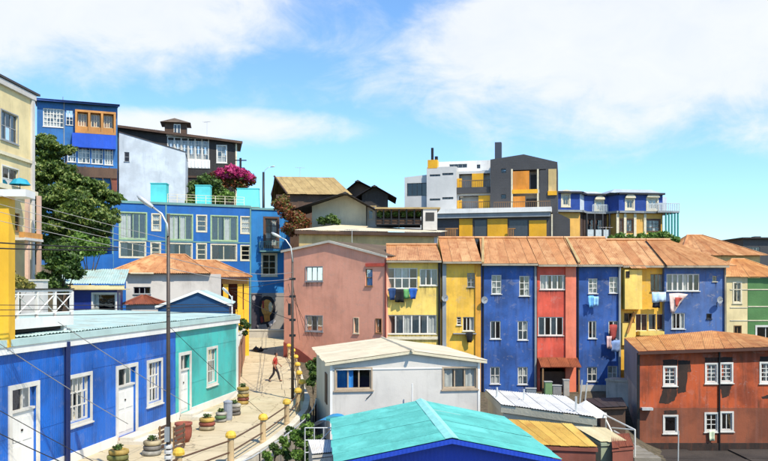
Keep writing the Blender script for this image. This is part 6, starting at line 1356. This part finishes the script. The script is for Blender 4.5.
arms = [[(chest, .12), (shR, .055), (elR, .042), (wrR, .028)], [(chest, .12), (shL, .055), (elL, .042), (wrL, .028)]]
skin('body', [[(pelv, .12), ((.02, 0, 1.12), .11), (chest, .12), (neck, .05)]] + legs + arms + head + hand(wrR, (.35, 0, -.9)) + hand(wrL, (.6, 0, -.75)), SK, PS)
skin('red_top', [[((0, 0, .95), (.135, .155)), ((.02, 0, 1.12), (.13, .15)), (chest, (.14, .17)), ((.065, 0, 1.44), .075)], [(chest, (.14, .17)), (shR, .075), ((-.05, -.21, 1.22), .06)], [(chest, (.14, .17)), (shL, .075), ((.095, .215, 1.22), .06)]], plain('top_red', 'b8382c', .85), PS)
skin('trousers', [[((0, 0, .98), (.13, .15)), (pelv, (.135, .15)), (hipR, .1), (knR, .076), (anR, .06)], [(pelv, (.135, .15)), (hipL, .1), (knL, .076), (anL, .06)]], plain('trousers_dark', '2a2426', .85), PS)
skin('shoe', [[((anR[0] - .03, anR[1], anR[2] - .03), .05), ((anR[0] + .06, anR[1], .055), .045), (toR, .038)]], plain('shoe_dark', '1e1a1a', .6), PS); skin('shoe', [[((anL[0] - .03, anL[1], .05), .05), ((anL[0] + .07, anL[1], .045), .045), (toL, .038)]], plain('shoe_dark', '1e1a1a', .6), PS)
skin('hair', [[((.055, 0, 1.6), (.075, .08)), ((.065, 0, 1.69), (.1, .088)), ((.085, 0, 1.76), (.085, .07))]], plain('hair_dark', '17110e', .6), PS)
for s_ in (-1, 1):
    MB().lathe([(.001, -.012), (.012, 0), (.001, .012)], (.178, s_ * .032, 1.645), 8).obj('eye', plain('eye_dark', '1a1412', .3), PS); MB().lathe([(.008, -.03), (.016, 0), (.008, .03)], (.09, s_ * .083, 1.62), 8).obj('ear', SK, PS)
MB().box(.165, .183, -.025, .025, 1.565, 1.575).obj('mouth', plain('lip', '7a3f36', .6), PS)

# ------------------------------------------------------------------ aerials and small roof fittings
def aerial(px, py, D_, h, label):
    p = P(px, py, D_); o = empty('television_aerial', (p.x, p.y, p.z - .6), random.uniform(-.6, .6), label, 'aerial', 'rooftop aerials')
    MB().tube([(0, 0, 0), (0, 0, h + .6)], .022, 5).obj('mast', G['lamp_grey'], o); MB().tube([(-.55, 0, h + .55), (.55, 0, h + .55)], .014, 4).obj('boom', G['lamp_grey'], o)
    for k in range(6): q = -.5 + k * .2; w = .32 - .03 * k; MB().tube([(q, -w, h + .55), (q, w, h + .55)], .01, 4).obj('element', G['lamp_grey'], o)
aerial(352, 246, 62, 1.3, 'thin television aerial on the pink house roof'); aerial(606, 241, 62, 1.1, 'television aerial on the ridge above the dark blue house'); aerial(300, 178, 97, 1.3, 'television aerial on the tan roof'); aerial(207, 132, 106, 1.4, 'television aerial on the black timber house roof')
def dish(px, py, D_, label):
    p = P(px, py, D_); o = empty('satellite_dish', tuple(p), R(20), label, 'satellite dish', 'satellite dishes'); m = MB(); k = 12
    ring_ = [[(r * math.cos(2 * math.pi * i / k), -.06 + r * r * -.6 + .1, r * math.sin(2 * math.pi * i / k)) for i in range(k)] for r in (.05, .15, .26)]
    for a in range(2):
        for i in range(k): j = (i + 1) % k; m.quad(ring_[a][i], ring_[a][j], ring_[a + 1][j], ring_[a + 1][i])
    m.poly(ring_[0]); m.obj('reflector', G['grey_frame'], o, smooth=True, weld=True); MB().tube([(0, .04, -.02), (0, -.35, .05)], .015, 4).obj('feed_arm', G['dark_metal'], o); MB().tube([(0, .06, 0), (0, .3, -.2), (0, .3, -.5)], .025, 5).obj('bracket', G['dark_metal'], o)
dish(484.5, 300, 56.6, 'grey satellite dish at the left edge of the dark blue house'); dish(720, 300, 56.6, 'grey satellite dish on the blue end house'); dish(445, 298, 56.7, 'grey satellite dish on the golden yellow house')
